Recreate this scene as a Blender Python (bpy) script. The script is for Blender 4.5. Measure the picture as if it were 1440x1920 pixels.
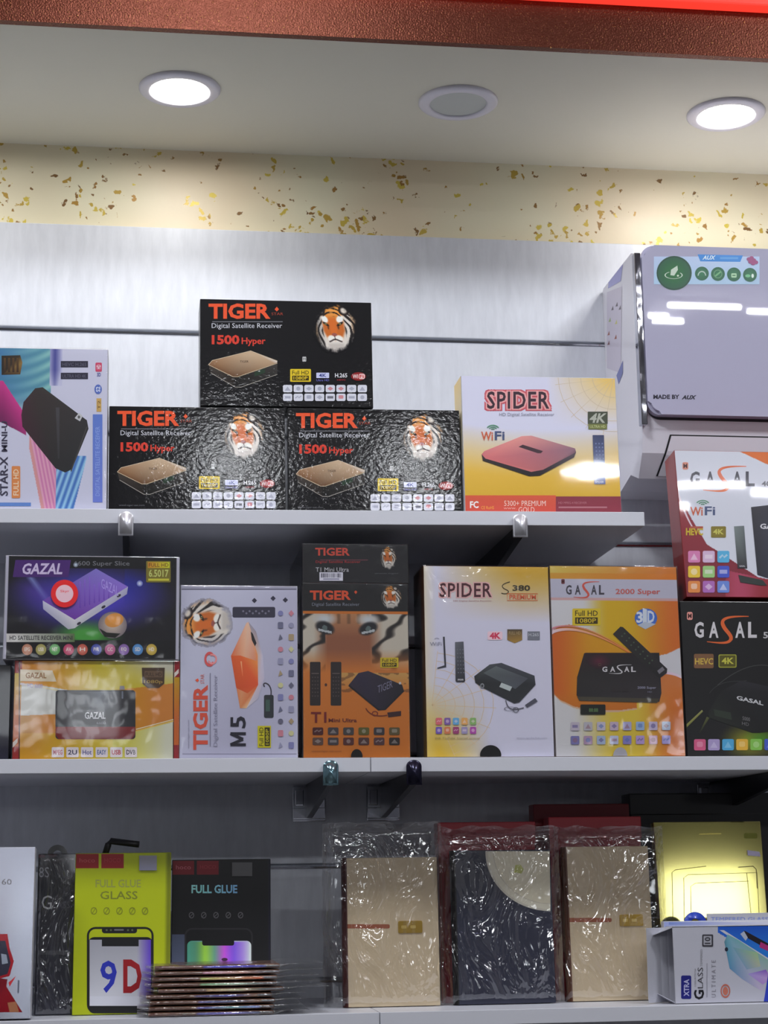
import bpy, bmesh, math, random
from mathutils import Vector, Matrix, noise

# ------------------------------------------------------------------ clear
for o in list(bpy.data.objects):
    bpy.data.objects.remove(o, do_unlink=True)
scn = bpy.context.scene
COL = scn.collection
random.seed(7)

# ------------------------------------------------------------------ camera
CAM = Vector((0.0, -2.56, 1.60))
FPX = 3334.0
YAW, PITCH, ROLL = 0.1364, 0.2031, -0.0132
_F = Vector((math.sin(YAW)*math.cos(PITCH), math.cos(YAW)*math.cos(PITCH), math.sin(PITCH)))
_R = Vector((math.cos(YAW), -math.sin(YAW), 0))
_U = _R.cross(_F)
CR = math.cos(ROLL)*_R + math.sin(ROLL)*_U
CU = -math.sin(ROLL)*_R + math.cos(ROLL)*_U
CF = _F
cam_data = bpy.data.cameras.new('camera')
cam = bpy.data.objects.new('camera', cam_data)
COL.objects.link(cam)
cam_data.sensor_fit = 'VERTICAL'
cam_data.sensor_height = 24.0
cam_data.lens = FPX/1920*24.0
cam_data.clip_start = 0.05
m = Matrix((CR, CU, -CF)).transposed().to_4x4()
m.translation = CAM
cam.matrix_world = m
scn.camera = cam

# ------------------------------------------------------------------ light and exposure
EXPOSURE = 1.50
P_DOWN = 22.5       # emission of the lit downlights, seen and added
P_ROOM = 24.0       # emission of the round room ceiling lamps
P_FAR = 44.0        # those of the far row
P_TUBE = 30.0
P_PANE = 1.8         # glow of the panes added opposite for glare
scn.view_settings.view_transform = 'Standard'
scn.view_settings.look = 'None'
scn.view_settings.gamma = 1.0
scn.view_settings.use_curve_mapping = False
scn.view_settings.exposure = EXPOSURE
w = bpy.data.worlds.new('world'); scn.world = w
w.use_nodes = True
w.node_tree.nodes['Background'].inputs[0].default_value = (0.8, 0.85, 1, 1)
w.node_tree.nodes['Background'].inputs[1].default_value = 0.01

# ------------------------------------------------------------------ geometry helpers
def ray(px, py):
    return (CF + CR*((px-720)/FPX) - CU*((py-960)/FPX)).normalized()
def at(px, py, Y):
    d = ray(px, py); return CAM + d*((Y-CAM.y)/d.y)
def atz(px, py, Z):
    d = ray(px, py); return CAM + d*((Z-CAM.z)/d.z)
def proj(P):
    d = Vector(P)-CAM; z = d.dot(CF)
    return 720+FPX*d.dot(CR)/z, 960-FPX*d.dot(CU)/z

def lin(c):
    r = []
    for v in c[:3]:
        v = max(0, min(255, v))/255
        r.append(v/12.92 if v <= 0.04045 else ((v+0.055)/1.055)**2.4)
    return r
def mix(a, b, t):
    t = max(0.0, min(1.0, t)); return tuple(a[i]+(b[i]-a[i])*t for i in range(3))

def tag(o, label=None, cat=None, group=None, kind=None):
    if label: o['label'] = label
    if cat: o['category'] = cat
    if group: o['group'] = group
    if kind: o['kind'] = kind
    return o
def empty(name, loc=(0, 0, 0), rot=(0, 0, 0)):
    o = bpy.data.objects.new(name, None); COL.objects.link(o)
    o.empty_display_size = 0.02
    o.location = loc; o.rotation_euler = rot
    return o
def link_bm(name, bm, mats, parent=None, smooth=False):
    me = bpy.data.meshes.new(name)
    bmesh.ops.recalc_face_normals(bm, faces=bm.faces)
    bm.to_mesh(me); bm.free()
    for mm in (mats if isinstance(mats, (list, tuple)) else [mats]):
        me.materials.append(mm)
    if smooth:
        for p in me.polygons: p.use_smooth = True
    o = bpy.data.objects.new(name, me); COL.objects.link(o)
    if parent: o.parent = parent
    return o
def bm_box(bm, x0, x1, y0, y1, z0, z1, bev=0.0, seg=2, mi=0):
    vs = [bm.verts.new((x, y, z)) for x in (x0, x1) for y in (y0, y1) for z in (z0, z1)]
    idx = [(0, 1, 3, 2), (4, 6, 7, 5), (0, 4, 5, 1), (2, 3, 7, 6), (0, 2, 6, 4), (1, 5, 7, 3)]
    fs = [bm.faces.new([vs[i] for i in f]) for f in idx]
    for f in fs: f.material_index = mi
    if bev > 0:
        es = list({e for f in fs for e in f.edges})
        r = bmesh.ops.bevel(bm, geom=es, offset=bev, segments=seg, profile=0.5, affect='EDGES')
        for f in r['faces']: f.material_index = mi
    return fs
def bm_prism(bm, pts, axis, a, b, mi=0):
    """extrude the outline pts (2D) along axis from a to b"""
    def mk(p, t):
        return {'x': (t, p[0], p[1]), 'y': (p[0], t, p[1]), 'z': (p[0], p[1], t)}[axis]
    A = [bm.verts.new(mk(p, a)) for p in pts]; B = [bm.verts.new(mk(p, b)) for p in pts]
    fs = [bm.faces.new(A), bm.faces.new(list(reversed(B)))]
    n = len(pts)
    for i in range(n):
        fs.append(bm.faces.new([A[i], B[i], B[(i+1) % n], A[(i+1) % n]]))
    for f in fs: f.material_index = mi
    return fs
def rrect_pts(x0, y0, x1, y1, r, n=5):
    out = []
    for cx, cy, a0 in ((x1-r, y1-r, 0), (x0+r, y1-r, 90), (x0+r, y0+r, 180), (x1-r, y0+r, 270)):
        for i in range(n+1):
            a = math.radians(a0+90*i/n); out.append((cx+r*math.cos(a), cy+r*math.sin(a)))
    return out
def lathe(bm, prof, n=48, mi=0, close=True):
    """prof: list of (r, z) -> rings around z"""
    rings = []
    for r, z in prof:
        rings.append([bm.verts.new((r*math.cos(2*math.pi*i/n), r*math.sin(2*math.pi*i/n), z)) for i in range(n)])
    for a, b in zip(rings, rings[1:]):
        for i in range(n):
            f = bm.faces.new([a[i], a[(i+1) % n], b[(i+1) % n], b[i]]); f.material_index = mi
    return rings
def tube(bm, pts, r, n=8, mi=0):
    pts = [Vector(p) for p in pts]; rings = []
    for i, p in enumerate(pts):
        t = (pts[min(i+1, len(pts)-1)]-pts[max(i-1, 0)]).normalized()
        u = t.orthogonal().normalized(); v = t.cross(u)
        rings.append([bm.verts.new(p+r*(math.cos(2*math.pi*k/n)*u+math.sin(2*math.pi*k/n)*v)) for k in range(n)])
    for a, b in zip(rings, rings[1:]):
        for k in range(n):
            bm.faces.new([a[k], a[(k+1) % n], b[(k+1) % n], b[k]]).material_index = mi
    bm.faces.new(rings[0]).material_index = mi; bm.faces.new(list(reversed(rings[-1]))).material_index = mi

# ------------------------------------------------------------------ materials
def mat(name):
    mm = bpy.data.materials.new(name); mm.use_nodes = True
    nt = mm.node_tree; b = nt.nodes['Principled BSDF']
    return mm, nt, b
def N(nt, t, **kw):
    n = nt.nodes.new(t)
    for k, v in kw.items():
        if k in n.inputs: n.inputs[k].default_value = v
        else: setattr(n, k, v)
    return n
def bump(nt, b, scale, strength, dist=0.001, stretch=None, detail=3, coat=False):
    tc = N(nt, 'ShaderNodeTexCoord'); mp = N(nt, 'ShaderNodeMapping')
    if stretch: mp.inputs['Scale'].default_value = stretch
    nz = N(nt, 'ShaderNodeTexNoise', Scale=scale, Detail=detail)
    bp = N(nt, 'ShaderNodeBump', Strength=strength, Distance=dist)
    L = nt.links.new
    L(tc.outputs['Object'], mp.inputs['Vector']); L(mp.outputs[0], nz.inputs['Vector'])
    L(nz.outputs[0], bp.inputs['Height'])
    if not coat: L(bp.outputs[0], b.inputs['Normal'])
    L(bp.outputs[0], b.inputs['Coat Normal'])
    return nz
def simple(name, col, rough=0.5, metal=0.0, coat=0.0, spec=0.5, bmp=None):
    mm, nt, b = mat(name)
    b.inputs['Base Color'].default_value = (*lin(col), 1)
    b.inputs['Roughness'].default_value = rough
    b.inputs['Metallic'].default_value = metal
    b.inputs['Specular IOR Level'].default_value = spec
    b.inputs['Coat Weight'].default_value = coat
    b.inputs['Coat Roughness'].default_value = 0.06
    if bmp: bump(nt, b, *bmp)
    return mm
def printed(name, rough=0.4, coat=0.5, coat_rough=0.08, metal=0.0, bmp=None, spec=0.4, coat_only=False):
    mm, nt, b = mat(name)
    a = N(nt, 'ShaderNodeVertexColor', layer_name='Col')
    nt.links.new(a.outputs['Color'], b.inputs['Base Color'])
    b.inputs['Roughness'].default_value = rough
    b.inputs['Metallic'].default_value = metal
    b.inputs['Specular IOR Level'].default_value = spec
    b.inputs['Coat Weight'].default_value = coat
    b.inputs['Coat Roughness'].default_value = coat_rough
    if bmp: bump(nt, b, *bmp, coat=coat_only)
    return mm
def emit(name, col, strength, base=(0.8, 0.8, 0.8)):
    mm, nt, b = mat(name)
    b.inputs['Base Color'].default_value = (*base, 1)
    b.inputs['Emission Color'].default_value = (*col, 1)
    b.inputs['Emission Strength'].default_value = strength
    return mm

M = {}
M['print_silver'] = printed('silver_print', 0.27, 0.3, 0.08, metal=0.85, bmp=(20, 0.05, 0.002))
M['print'] = printed('glossy_print', 0.38, 0.6, 0.035, bmp=(9, 0.10, 0.002), coat_only=True)
M['print_satin'] = printed('satin_print', 0.45, 0.15, 0.2)
M['print_emboss'] = printed('embossed_print', 0.55, 0.7, 0.07, bmp=(170, 0.16, 0.0012, (1, 1, 1.3), 4), coat_only=True, spec=0.15)
M['print_foil'] = printed('foil_print', 0.22, 0.3, 0.05, metal=0.8)
M['white_card'] = simple('white_card', (196, 196, 206), 0.45)
M['dark_card'] = simple('dark_card', (22, 21, 24), 0.4, coat=0.3)
M['brown_card'] = simple('brown_card', (70, 36, 14), 0.5)
M['red_card'] = simple('red_card', (140, 22, 22), 0.4, coat=0.4)
M['chrome'] = simple('chrome', (205, 208, 215), 0.12, 1.0)
M['cap_chrome'] = simple('satin_chrome', (232, 232, 240), 0.34, 0.55)
M['dark_metal'] = simple('dark_steel', (60, 60, 68), 0.3, 0.9)
M['white_plastic'] = simple('white_plastic', (226, 224, 234), 0.35, coat=0.2)
M['paint_ceiling'] = simple('ceiling_paint', (222, 219, 202), 0.75, bmp=(60, 0.05, 0.002))
M['room_paint'] = simple('room_paint', (150, 150, 152), 0.8)

def m_laminate():
    mm, nt, b = mat('white_laminate'); L = nt.links.new
    tc = N(nt, 'ShaderNodeTexCoord'); mp = N(nt, 'ShaderNodeMapping')
    mp.inputs['Scale'].default_value = (70, 70, 14)
    nz = N(nt, 'ShaderNodeTexNoise', Scale=1.0, Detail=4, Roughness=0.6)
    cr = N(nt, 'ShaderNodeValToRGB')
    cr.color_ramp.elements[0].position = 0.35; cr.color_ramp.elements[0].color = (*lin((212, 215, 224)), 1)
    cr.color_ramp.elements[1].position = 0.7; cr.color_ramp.elements[1].color = (*lin((224, 227, 236)), 1)
    L(tc.outputs['Object'], mp.inputs[0]); L(mp.outputs[0], nz.inputs['Vector']); L(nz.outputs[0], cr.inputs[0])
    L(cr.outputs[0], b.inputs['Base Color'])
    bp = N(nt, 'ShaderNodeBump', Strength=0.25, Distance=0.001)
    L(nz.outputs[0], bp.inputs['Height']); L(bp.outputs[0], b.inputs['Normal'])
    b.inputs['Roughness'].default_value = 0.28
    return mm
M['laminate'] = m_laminate()
M['shelf'] = simple('shelf_melamine', (216, 217, 226), 0.35, bmp=(40, 0.03, 0.001))

def m_wallpaper():
    """cream paper with gold and brown leaf flakes gathered in clusters"""
    mm, nt, b = mat('flake_wallpaper'); L = nt.links.new
    tc = N(nt, 'ShaderNodeTexCoord')
    base = N(nt, 'ShaderNodeTexNoise', Scale=3.0, Detail=2)
    bc = N(nt, 'ShaderNodeValToRGB')
    bc.color_ramp.elements[0].position = 0.4; bc.color_ramp.elements[0].color = (*lin((234, 218, 188)), 1)
    bc.color_ramp.elements[1].position = 0.62; bc.color_ramp.elements[1].color = (*lin((238, 233, 204)), 1)
    L(tc.outputs['Object'], base.inputs['Vector']); L(base.outputs[0], bc.inputs[0])
    warp = N(nt, 'ShaderNodeTexNoise', Scale=70.0, Detail=3)
    L(tc.outputs['Object'], warp.inputs['Vector'])
    ad = N(nt, 'ShaderNodeVectorMath', operation='MULTIPLY_ADD')
    ad.inputs[1].default_value = (0.028, 0.028, 0.028)
    L(warp.outputs['Color'], ad.inputs[0]); L(tc.outputs['Object'], ad.inputs[2])
    vo = N(nt, 'ShaderNodeTexVoronoi', Scale=88.0); L(ad.outputs[0], vo.inputs['Vector'])
    sep = N(nt, 'ShaderNodeSeparateColor'); L(vo.outputs['Color'], sep.inputs[0])
    clus = N(nt, 'ShaderNodeTexNoise', Scale=11.0, Detail=3, Roughness=0.65); L(tc.outputs['Object'], clus.inputs['Vector'])
    thr = N(nt, 'ShaderNodeMapRange'); thr.inputs[1].default_value = 0.48; thr.inputs[2].default_value = 0.72
    thr.inputs[3].default_value = 0.035; thr.inputs[4].default_value = 0.85
    L(clus.outputs[0], thr.inputs[0])
    lt = N(nt, 'ShaderNodeMath', operation='LESS_THAN'); L(sep.outputs[0], lt.inputs[0]); L(thr.outputs[0], lt.inputs[1])
    dl = N(nt, 'ShaderNodeMapRange'); dl.inputs[1].default_value = 0.36; dl.inputs[2].default_value = 0.46
    dl.inputs[3].default_value = 1; dl.inputs[4].default_value = 0
    L(vo.outputs['Distance'], dl.inputs[0])
    fac = N(nt, 'ShaderNodeMath', operation='MULTIPLY'); L(lt.outputs[0], fac.inputs[0]); L(dl.outputs[0], fac.inputs[1])
    fc = N(nt, 'ShaderNodeValToRGB'); e = fc.color_ramp.elements
    e[0].position = 0.0; e[0].color = (*lin((126, 92, 52)), 1)
    e[1].position = 1.0; e[1].color = (*lin((222, 202, 84)), 1)
    x = e.new(0.5); x.color = (*lin((176, 132, 58)), 1)
    L(sep.outputs[1], fc.inputs[0])
    mx = N(nt, 'ShaderNodeMix', data_type='RGBA')
    L(fac.outputs[0], mx.inputs['Factor']); L(bc.outputs[0], mx.inputs['A']); L(fc.outputs[0], mx.inputs['B'])
    L(mx.outputs['Result'], b.inputs['Base Color'])
    mt = N(nt, 'ShaderNodeMath', operation='MULTIPLY'); mt.inputs[1].default_value = 0.15
    L(fac.outputs[0], mt.inputs[0]); L(mt.outputs[0], b.inputs['Metallic'])
    b.inputs['Roughness'].default_value = 0.42
    return mm
M['wallpaper'] = m_wallpaper()

def m_copper():
    mm, nt, b = mat('copper_glitter'); L = nt.links.new
    tc = N(nt, 'ShaderNodeTexCoord')
    nz = N(nt, 'ShaderNodeTexNoise', Scale=420.0, Detail=2); L(tc.outputs['Object'], nz.inputs['Vector'])
    cr = N(nt, 'ShaderNodeValToRGB'); e = cr.color_ramp.elements
    e[0].position = 0.45; e[0].color = (*lin((96, 50, 36)), 1); e[1].position = 0.86; e[1].color = (*lin((226, 178, 96)), 1); e[0].position = 0.66
    L(nz.outputs[0], cr.inputs[0]); L(cr.outputs[0], b.inputs['Base Color'])
    bp = N(nt, 'ShaderNodeBump', Strength=0.5, Distance=0.002); L(nz.outputs[0], bp.inputs['Height']); L(bp.outputs[0], b.inputs['Normal'])
    b.inputs['Metallic'].default_value = 0.8; b.inputs['Roughness'].default_value = 0.4
    return mm
M['copper'] = m_copper()
M['red_sign'] = emit('backlit_red_acrylic', (1.0, 0.05, 0.03), 0.36, (0.5, 0.02, 0.015))

def m_plastic(name, tint=(1, 1, 1), gloss=0.14, top=0.75, dist=0.012, rough=0.07, scale=26, strength=0.9, stretch=(1, 1, 0.6)):
    """clear crinkled wrapping film"""
    mm, nt, b = mat(name); L = nt.links.new
    out = nt.nodes['Material Output']; nt.nodes.remove(b)
    tr = N(nt, 'ShaderNodeBsdfTransparent'); tr.inputs[0].default_value = (*tint, 1)
    gl = N(nt, 'ShaderNodeBsdfGlossy'); gl.inputs['Roughness'].default_value = rough
    gl.inputs['Color'].default_value = (1, 1, 1, 1)
    tc = N(nt, 'ShaderNodeTexCoord'); mp = N(nt, 'ShaderNodeMapping'); mp.inputs['Scale'].default_value = stretch
    nz = N(nt, 'ShaderNodeTexNoise', Scale=scale, Detail=3, Distortion=1.2)
    bp = N(nt, 'ShaderNodeBump', Strength=strength, Distance=dist)
    L(tc.outputs['Object'], mp.inputs[0]); L(mp.outputs[0], nz.inputs['Vector']); L(nz.outputs[0], bp.inputs['Height'])
    L(bp.outputs[0], gl.inputs['Normal'])
    lw = N(nt, 'ShaderNodeLayerWeight', Blend=0.25); L(bp.outputs[0], lw.inputs['Normal'])
    mr = N(nt, 'ShaderNodeMapRange'); mr.inputs[3].default_value = gloss; mr.inputs[4].default_value = top
    L(lw.outputs['Facing'], mr.inputs[0])
    ms = N(nt, 'ShaderNodeMixShader'); L(mr.outputs[0], ms.inputs[0]); L(tr.outputs[0], ms.inputs[1]); L(gl.outputs[0], ms.inputs[2])
    L(ms.outputs[0], out.inputs['Surface'])
    return mm
M['film'] = m_plastic('clear_film', gloss=0.10, scale=16, strength=1.0, dist=0.022, top=0.6, rough=0.085)
M['film_fine'] = m_plastic('clear_film_fine', gloss=0.16, scale=30, strength=1.0, rough=0.10)
M['shrink'] = m_plastic('shrink_film', gloss=0.022, top=0.5, scale=9, strength=0.10, dist=0.005, rough=0.06)

# ------------------------------------------------------------------ lettering
_tc = {}
def text_geo(s, off=0.0, shear=0.0, spacing=1.0):
    key = (s, off, shear, spacing)
    if key in _tc: return _tc[key]
    cu = bpy.data.curves.new('lettering', 'FONT'); cu.body = s; cu.size = 1.0
    cu.offset = off; cu.shear = shear; cu.resolution_u = 2; cu.space_character = spacing
    ob = bpy.data.objects.new('lettering', cu)
    me = bpy.data.meshes.new_from_object(ob)
    vs = [(v.co.x, v.co.y) for v in me.vertices]; fs = [tuple(p.vertices) for p in me.polygons]
    bpy.data.objects.remove(ob); bpy.data.curves.remove(cu); bpy.data.meshes.remove(me)
    x0 = min(v[0] for v in vs); x1 = max(v[0] for v in vs); y0 = min(v[1] for v in vs); y1 = max(v[1] for v in vs)
    vs = [((x-x0)/(x1-x0+1e-9), (y-y0)/(y1-y0+1e-9)) for x, y in vs]
    _tc[key] = (vs, fs); return _tc[key]

class Canvas:
    """artwork printed on one flat face; positions are read off the photograph and land on the face where they belong"""
    def __init__(s, root, name, face, material, gain=1.5, step=0.00002):
        s.root, s.name, s.mat, s.gain, s.step = root, name, material, gain, step
        s.O, s.ex, s.ey, s.w, s.h = face         # local origin, unit axes, size
        s.n = s.ex.cross(s.ey)
        s.V, s.F, s.C, s.k = [], [], [], 1
        mw = s.root_matrix()
        s.wO = mw @ s.O; r = mw.to_3x3(); s.wx, s.wy, s.wn = r @ s.ex, r @ s.ey, r @ s.n
    def root_matrix(s):
        return Matrix.LocRotScale(s.root.location, s.root.rotation_euler, None)
    def uv(s, p):
        d = ray(*p); t = (s.wO-CAM).dot(s.wn)/d.dot(s.wn); q = CAM+d*t-s.wO
        return q.dot(s.wx), q.dot(s.wy)
    def put(s, pts, cols, faces, local=False, clamp=True):
        b = len(s.V); z = s.k*s.step; s.k += 1
        for p, c in zip(pts, cols):
            a, e = p if local else s.uv(p)
            if clamp:
                a = max(0.0007, min(s.w-0.0007, a)); e = max(0.0007, min(s.h-0.0007, e))
            s.V.append(s.O+s.ex*a+s.ey*e+s.n*z)
            l = lin(c); s.C.append((min(1, l[0]*s.gain), min(1, l[1]*s.gain), min(1, l[2]*s.gain), 1))
        s.F += [tuple(b+i for i in f) for f in faces]
    # shapes -----------------------------------------------------------
    def poly(s, pts, col, cols=None, hold=False):
        if hold: s.k -= 1
        s.put(pts, cols or [col]*len(pts), [tuple(range(len(pts)))])
    def rect(s, x0, y0, x1, y1, col, hold=False, c2=None, vert=True):
        cs = None
        if c2: cs = [col, col, c2, c2] if vert else [col, c2, c2, col]
        s.poly([(x0, y0), (x1, y0), (x1, y1), (x0, y1)], col, cs, hold)
    def rrect(s, x0, y0, x1, y1, r, col, hold=False):
        s.poly(rrect_pts(x0, y0, x1, y1, r, 4), col, None, hold)
    def ell(s, cx, cy, rx, ry, col, n=24, hold=False, c2=None, rot=0):
        if hold: s.k -= 1
        pts = [(cx, cy)]; c, q = math.cos(math.radians(rot)), math.sin(math.radians(rot))
        for i in range(n):
            a = 2*math.pi*i/n; x, y = rx*math.cos(a), ry*math.sin(a)
            pts.append((cx+x*c-y*q, cy+x*q+y*c))
        s.put(pts, [col]+[c2 or col]*n, [(0, i+1, (i+1) % n+1) for i in range(n)])
    def ring(s, cx, cy, rx, ry, wd, col, a0=0, a1=360, n=28):
        pts = []
        for i in range(n+1):
            a = math.radians(a0+(a1-a0)*i/n)
            pts += [(cx+rx*math.cos(a), cy-ry*math.sin(a)), (cx+(rx-wd)*math.cos(a), cy-(ry-wd*ry/rx)*math.sin(a))]
        s.put(pts, [col]*len(pts), [(2*i, 2*i+2, 2*i+3, 2*i+1) for i in range(n)])
    def stroke(s, pts, wd, col, c2=None, w2=None, hold=False):
        if hold: s.k -= 1
        out, cs, n = [], [], len(pts)
        for i, p in enumerate(pts):
            a, b = pts[max(i-1, 0)], pts[min(i+1, n-1)]
            dx, dy = b[0]-a[0], b[1]-a[1]; l = math.hypot(dx, dy) or 1
            t = i/(n-1); ww = (wd+(w2-wd)*t if w2 is not None else wd)/2
            out += [(p[0]-dy/l*ww, p[1]+dx/l*ww), (p[0]+dy/l*ww, p[1]-dx/l*ww)]
            c = mix(col, c2, t) if c2 else col; cs += [c, c]
        s.put(out, cs, [(2*i, 2*i+2, 2*i+3, 2*i+1) for i in range(n-1)])
    def curve(s, p0, p1, p2, p3, wd, col, c2=None, w2=None, n=18):
        pts = []
        for i in range(n+1):
            t = i/n; q = 1-t
            pts.append(tuple(q**3*p0[k]+3*q*q*t*p1[k]+3*q*t*t*p2[k]+t**3*p3[k] for k in (0, 1)))
        s.stroke(pts, wd, col, c2, w2)
    def field(s, fn, nx=24, ny=24, box=None):
        """smooth colour field over the face (or a pixel box); fn(u, v) with v downward, None leaves a hole"""
        pts, cs, ok = [], [], []
        for j in range(ny+1):
            for i in range(nx+1):
                u, v = i/nx, j/ny; c = fn(u, v)
                ok.append(c is not None); cs.append(c or (0, 0, 0))
                if box: pts.append((box[0]+(box[2]-box[0])*u, box[1]+(box[3]-box[1])*v))
                else: pts.append((u*s.w, (1-v)*s.h))
        fs = []
        for j in range(ny):
            for i in range(nx):
                q = (j*(nx+1)+i, j*(nx+1)+i+1, (j+1)*(nx+1)+i+1, (j+1)*(nx+1)+i)
                if all(ok[k] for k in q): fs.append(q)
        s.put(pts, cs, fs, local=not box)
    def text(s, st, x0, y0, x1, y1, col, bold=0.0, shear=0.0, rot=0, slope=0.0, spacing=1.0, c2=None, hold=False):
        """lettering fitted to the pixel box; rot=90 reads upwards"""
        if hold: s.k -= 1
        vs, fs = text_geo(st, bold, shear, spacing); pts, cs = [], []
        for a, b in vs:
            if rot == 90: p = (x0+(x1-x0)*(1-b), y1-(y1-y0)*a)
            else: p = (x0+(x1-x0)*a, y1-(y1-y0)*b+slope*(x1-x0)*a)
            pts.append(p); cs.append(mix(col, c2, a) if c2 else col)
        s.put(pts, cs, fs)
    def done(s):
        me = bpy.data.meshes.new(s.name); me.from_pydata([tuple(v) for v in s.V], [], s.F)
        at_ = me.color_attributes.new('Col', 'FLOAT_COLOR', 'POINT')
        flat = [x for c in s.C for x in c]; at_.data.foreach_set('color', flat)
        # every print faces outward
        nn = s.n
        bm = bmesh.new(); bm.from_mesh(me)
        for f in bm.faces:
            f.normal_update()
            if f.normal.dot(nn) < 0: f.normal_flip()
        bm.to_mesh(me); bm.free()
        me.materials.append(s.mat)
        o = bpy.data.objects.new(s.name, me); COL.objects.link(o); o.parent = s.root
        return o
# ================================================================== setting
SH = 0.30                                     # shelf depth
YF = -SH
Z_SOF = at(720, 289, 0).z                     # underside of the soffit
d_ = ray(720, 71); Y_SOF = CAM.y + d_.y*((Z_SOF-CAM.z)/d_.z)     # its front edge
Z_WP = at(720, 441, 0).z                      # top of the slatted panel
Z_GR = at(720, 631, 0).z                      # first groove
PITCH_G = 0.1565                              # slat spacing
Z_FAS = at(1200, 12, Y_SOF).z                 # top of the copper strip
XL, XR, YB, Z_TOP = -2.6, 3.0, -5.6, 3.05
def box_obj(name, ext, mt, label=None, parent=None, kind='structure', bev=0.0):
    bm = bmesh.new(); bm_box(bm, *ext, bev=bev)
    o = link_bm(name, bm, mt, parent)
    if kind: o['kind'] = kind
    if label: o['label'] = label
    return o
box_obj('floor', (XL-.1, XR+.1, YB-.1, .1, -.1, 0), simple('floor_tile', (92, 90, 88), 0.3), 'pale shop floor')
box_obj('ceiling', (XL-.1, XR+.1, YB-.1, Y_SOF, Z_TOP, Z_TOP+.1), M['room_paint'], 'white shop ceiling')
box_obj('wall_left', (XL-.1, XL, YB, .1, 0, Z_TOP), M['room_paint'], 'plain side wall')
box_obj('wall_right', (XR, XR+.1, YB, .1, 0, Z_TOP), M['room_paint'], 'plain side wall')
box_obj('wall_front', (XL-.1, XR+.1, YB-.1, YB, 0, Z_TOP), simple('grey_shutter', (74, 74, 80), .7), 'wall opposite the shelves')
box_obj('wall_back', (XL, XR, 0.018, 0.1, 0, Z_SOF+.35), M['wallpaper'], 'cream wallpaper with gold and brown flakes above the slatted panels')
box_obj('ceiling_soffit', (XL, XR, Y_SOF+.012, .018, Z_SOF, Z_SOF+.06), M['paint_ceiling'], 'cream soffit holding the downlights')
# slatted panels: one board per slat with a grooved lip, one metal strip per groove
bm = bmesh.new(); zs = [Z_WP]; z = Z_GR
while z > 0.2: zs.append(z); z -= PITCH_G
zs.append(0.02)
for i, (a, b) in enumerate(zip(zs, zs[1:])):
    top = a-(0.0 if i == 0 else 0.0055); bot = b+0.0005
    bm_box(bm, XL, XR, 0.0, 0.0175, bot, top, 0.0015, 2)
    bm_box(bm, XL, XR, 0.010, 0.0178, b-0.006, b+0.001)
link_bm('wall_slatted', bm, M['laminate'])['kind'] = 'structure'
bpy.data.objects['wall_slatted']['label'] = 'white slatted display panels with horizontal grooves'
bm = bmesh.new()
for zz in zs[1:-1]:
    bm_prism(bm, [(0.0002, zz-.0056), (-.0016, zz-.0062), (-.0016, zz-.0036), (.004, zz-.003), (.0098, zz-.003), (.0098, zz-.0056)], 'x', XL, XR)
o = link_bm('trim_2', bm, M['chrome']); o['kind'] = 'structure'; o['label'] = 'aluminium inserts in the grooves of the slatted panels'
box_obj('trim_1', (XL, XR, Y_SOF, Y_SOF+.012, Z_SOF-.002, Z_FAS), M['copper'], 'copper coloured glitter strip along the soffit edge')
bm = bmesh.new(); bm_box(bm, XL, XR, Y_SOF-.02, Y_SOF+.012, Z_FAS, Z_TOP, .003)
o = link_bm('sign_panel', bm, M['red_sign']); tag(o, 'backlit bright red sign panel above the copper strip', 'sign')

# ------------------------------------------------------------------ lamps
def downlight(px, py, lit, label):
    p = atz(px, py, Z_SOF)
    r = empty('downlight', (p.x, p.y, Z_SOF)); tag(r, label, 'ceiling light', 'round downlights in the soffit')
    R = 0.0575
    bm = bmesh.new()
    lathe(bm, [(R, 0.0005), (R, -0.002), (R-.003, -.0045), (R-.014, -.006), (R-.0165, -.0045), (R-.0165, .001), (R, 0.0005)], 56)
    link_bm('trim_ring', bm, M['white_plastic'], r, True)
    bm = bmesh.new(); q = R-.0165
    rings = lathe(bm, [(q, -.0030), (q*.7, -.0036), (q*.3, -.0038)], 48)
    bm.faces.new(rings[-1])
    link_bm('diffuser', bm, M['lit'] if lit else M['unlit'], r, True)
M['lit'] = emit('lit_diffuser', (1.0, .98, .93), P_DOWN)
M['unlit'] = simple('unlit_diffuser', (196, 200, 196), 0.5)
downlight(337, 166, True, 'lit round downlight at the left of the soffit')
downlight(859, 191, False, 'unlit round downlight between the two lit ones')
downlight(1361, 213, True, 'lit round downlight above the white air conditioner')
downlight(-190, 141, True, 'added lit downlight further left along the soffit, out of view')  # added out of view to brighten the wall from the left
downlight(1890, 237, True, 'added lit downlight further right along the soffit, out of view')  # unseen extra lamp, brightens the wall from the right

# small glowing panes added opposite the shelves, placed for glare on cartons
M['glare_lit'] = emit('glare_glow', (.9, .95, 1.0), P_PANE)
for k, (x0, x1, z0, z1_) in enumerate(((-.80, -.42, 2.20, 2.45), (-.30, -.10, 2.20, 2.45), (2.3, 2.7, 2.08, 2.36))):
    t = .035
    bm = bmesh.new()
    for a, b, c, d in ((x0-t, x1+t, z0-t, z0), (x0-t, x1+t, z1_, z1_+t), (x0-t, x0, z0, z1_), (x1, x1+t, z0, z1_)): bm_box(bm, a, b, YB, YB+.05, c, d)
    o = link_bm('glare_pane_%d' % (k+1), bm, M['white_plastic']); o['kind'] = 'structure'; o['label'] = 'daylit transom window opposite the shelves'
    bm = bmesh.new(); bm_box(bm, x0, x1, YB, YB+.01, z0, z1_); link_bm('pane', bm, M['glare_lit'], o)
M['roomlit'] = emit('room_lamp', (.93, .96, 1.0), P_ROOM)
M['tubelit'] = emit('tube_lamp', (.95, .97, 1.0), P_TUBE)
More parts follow.
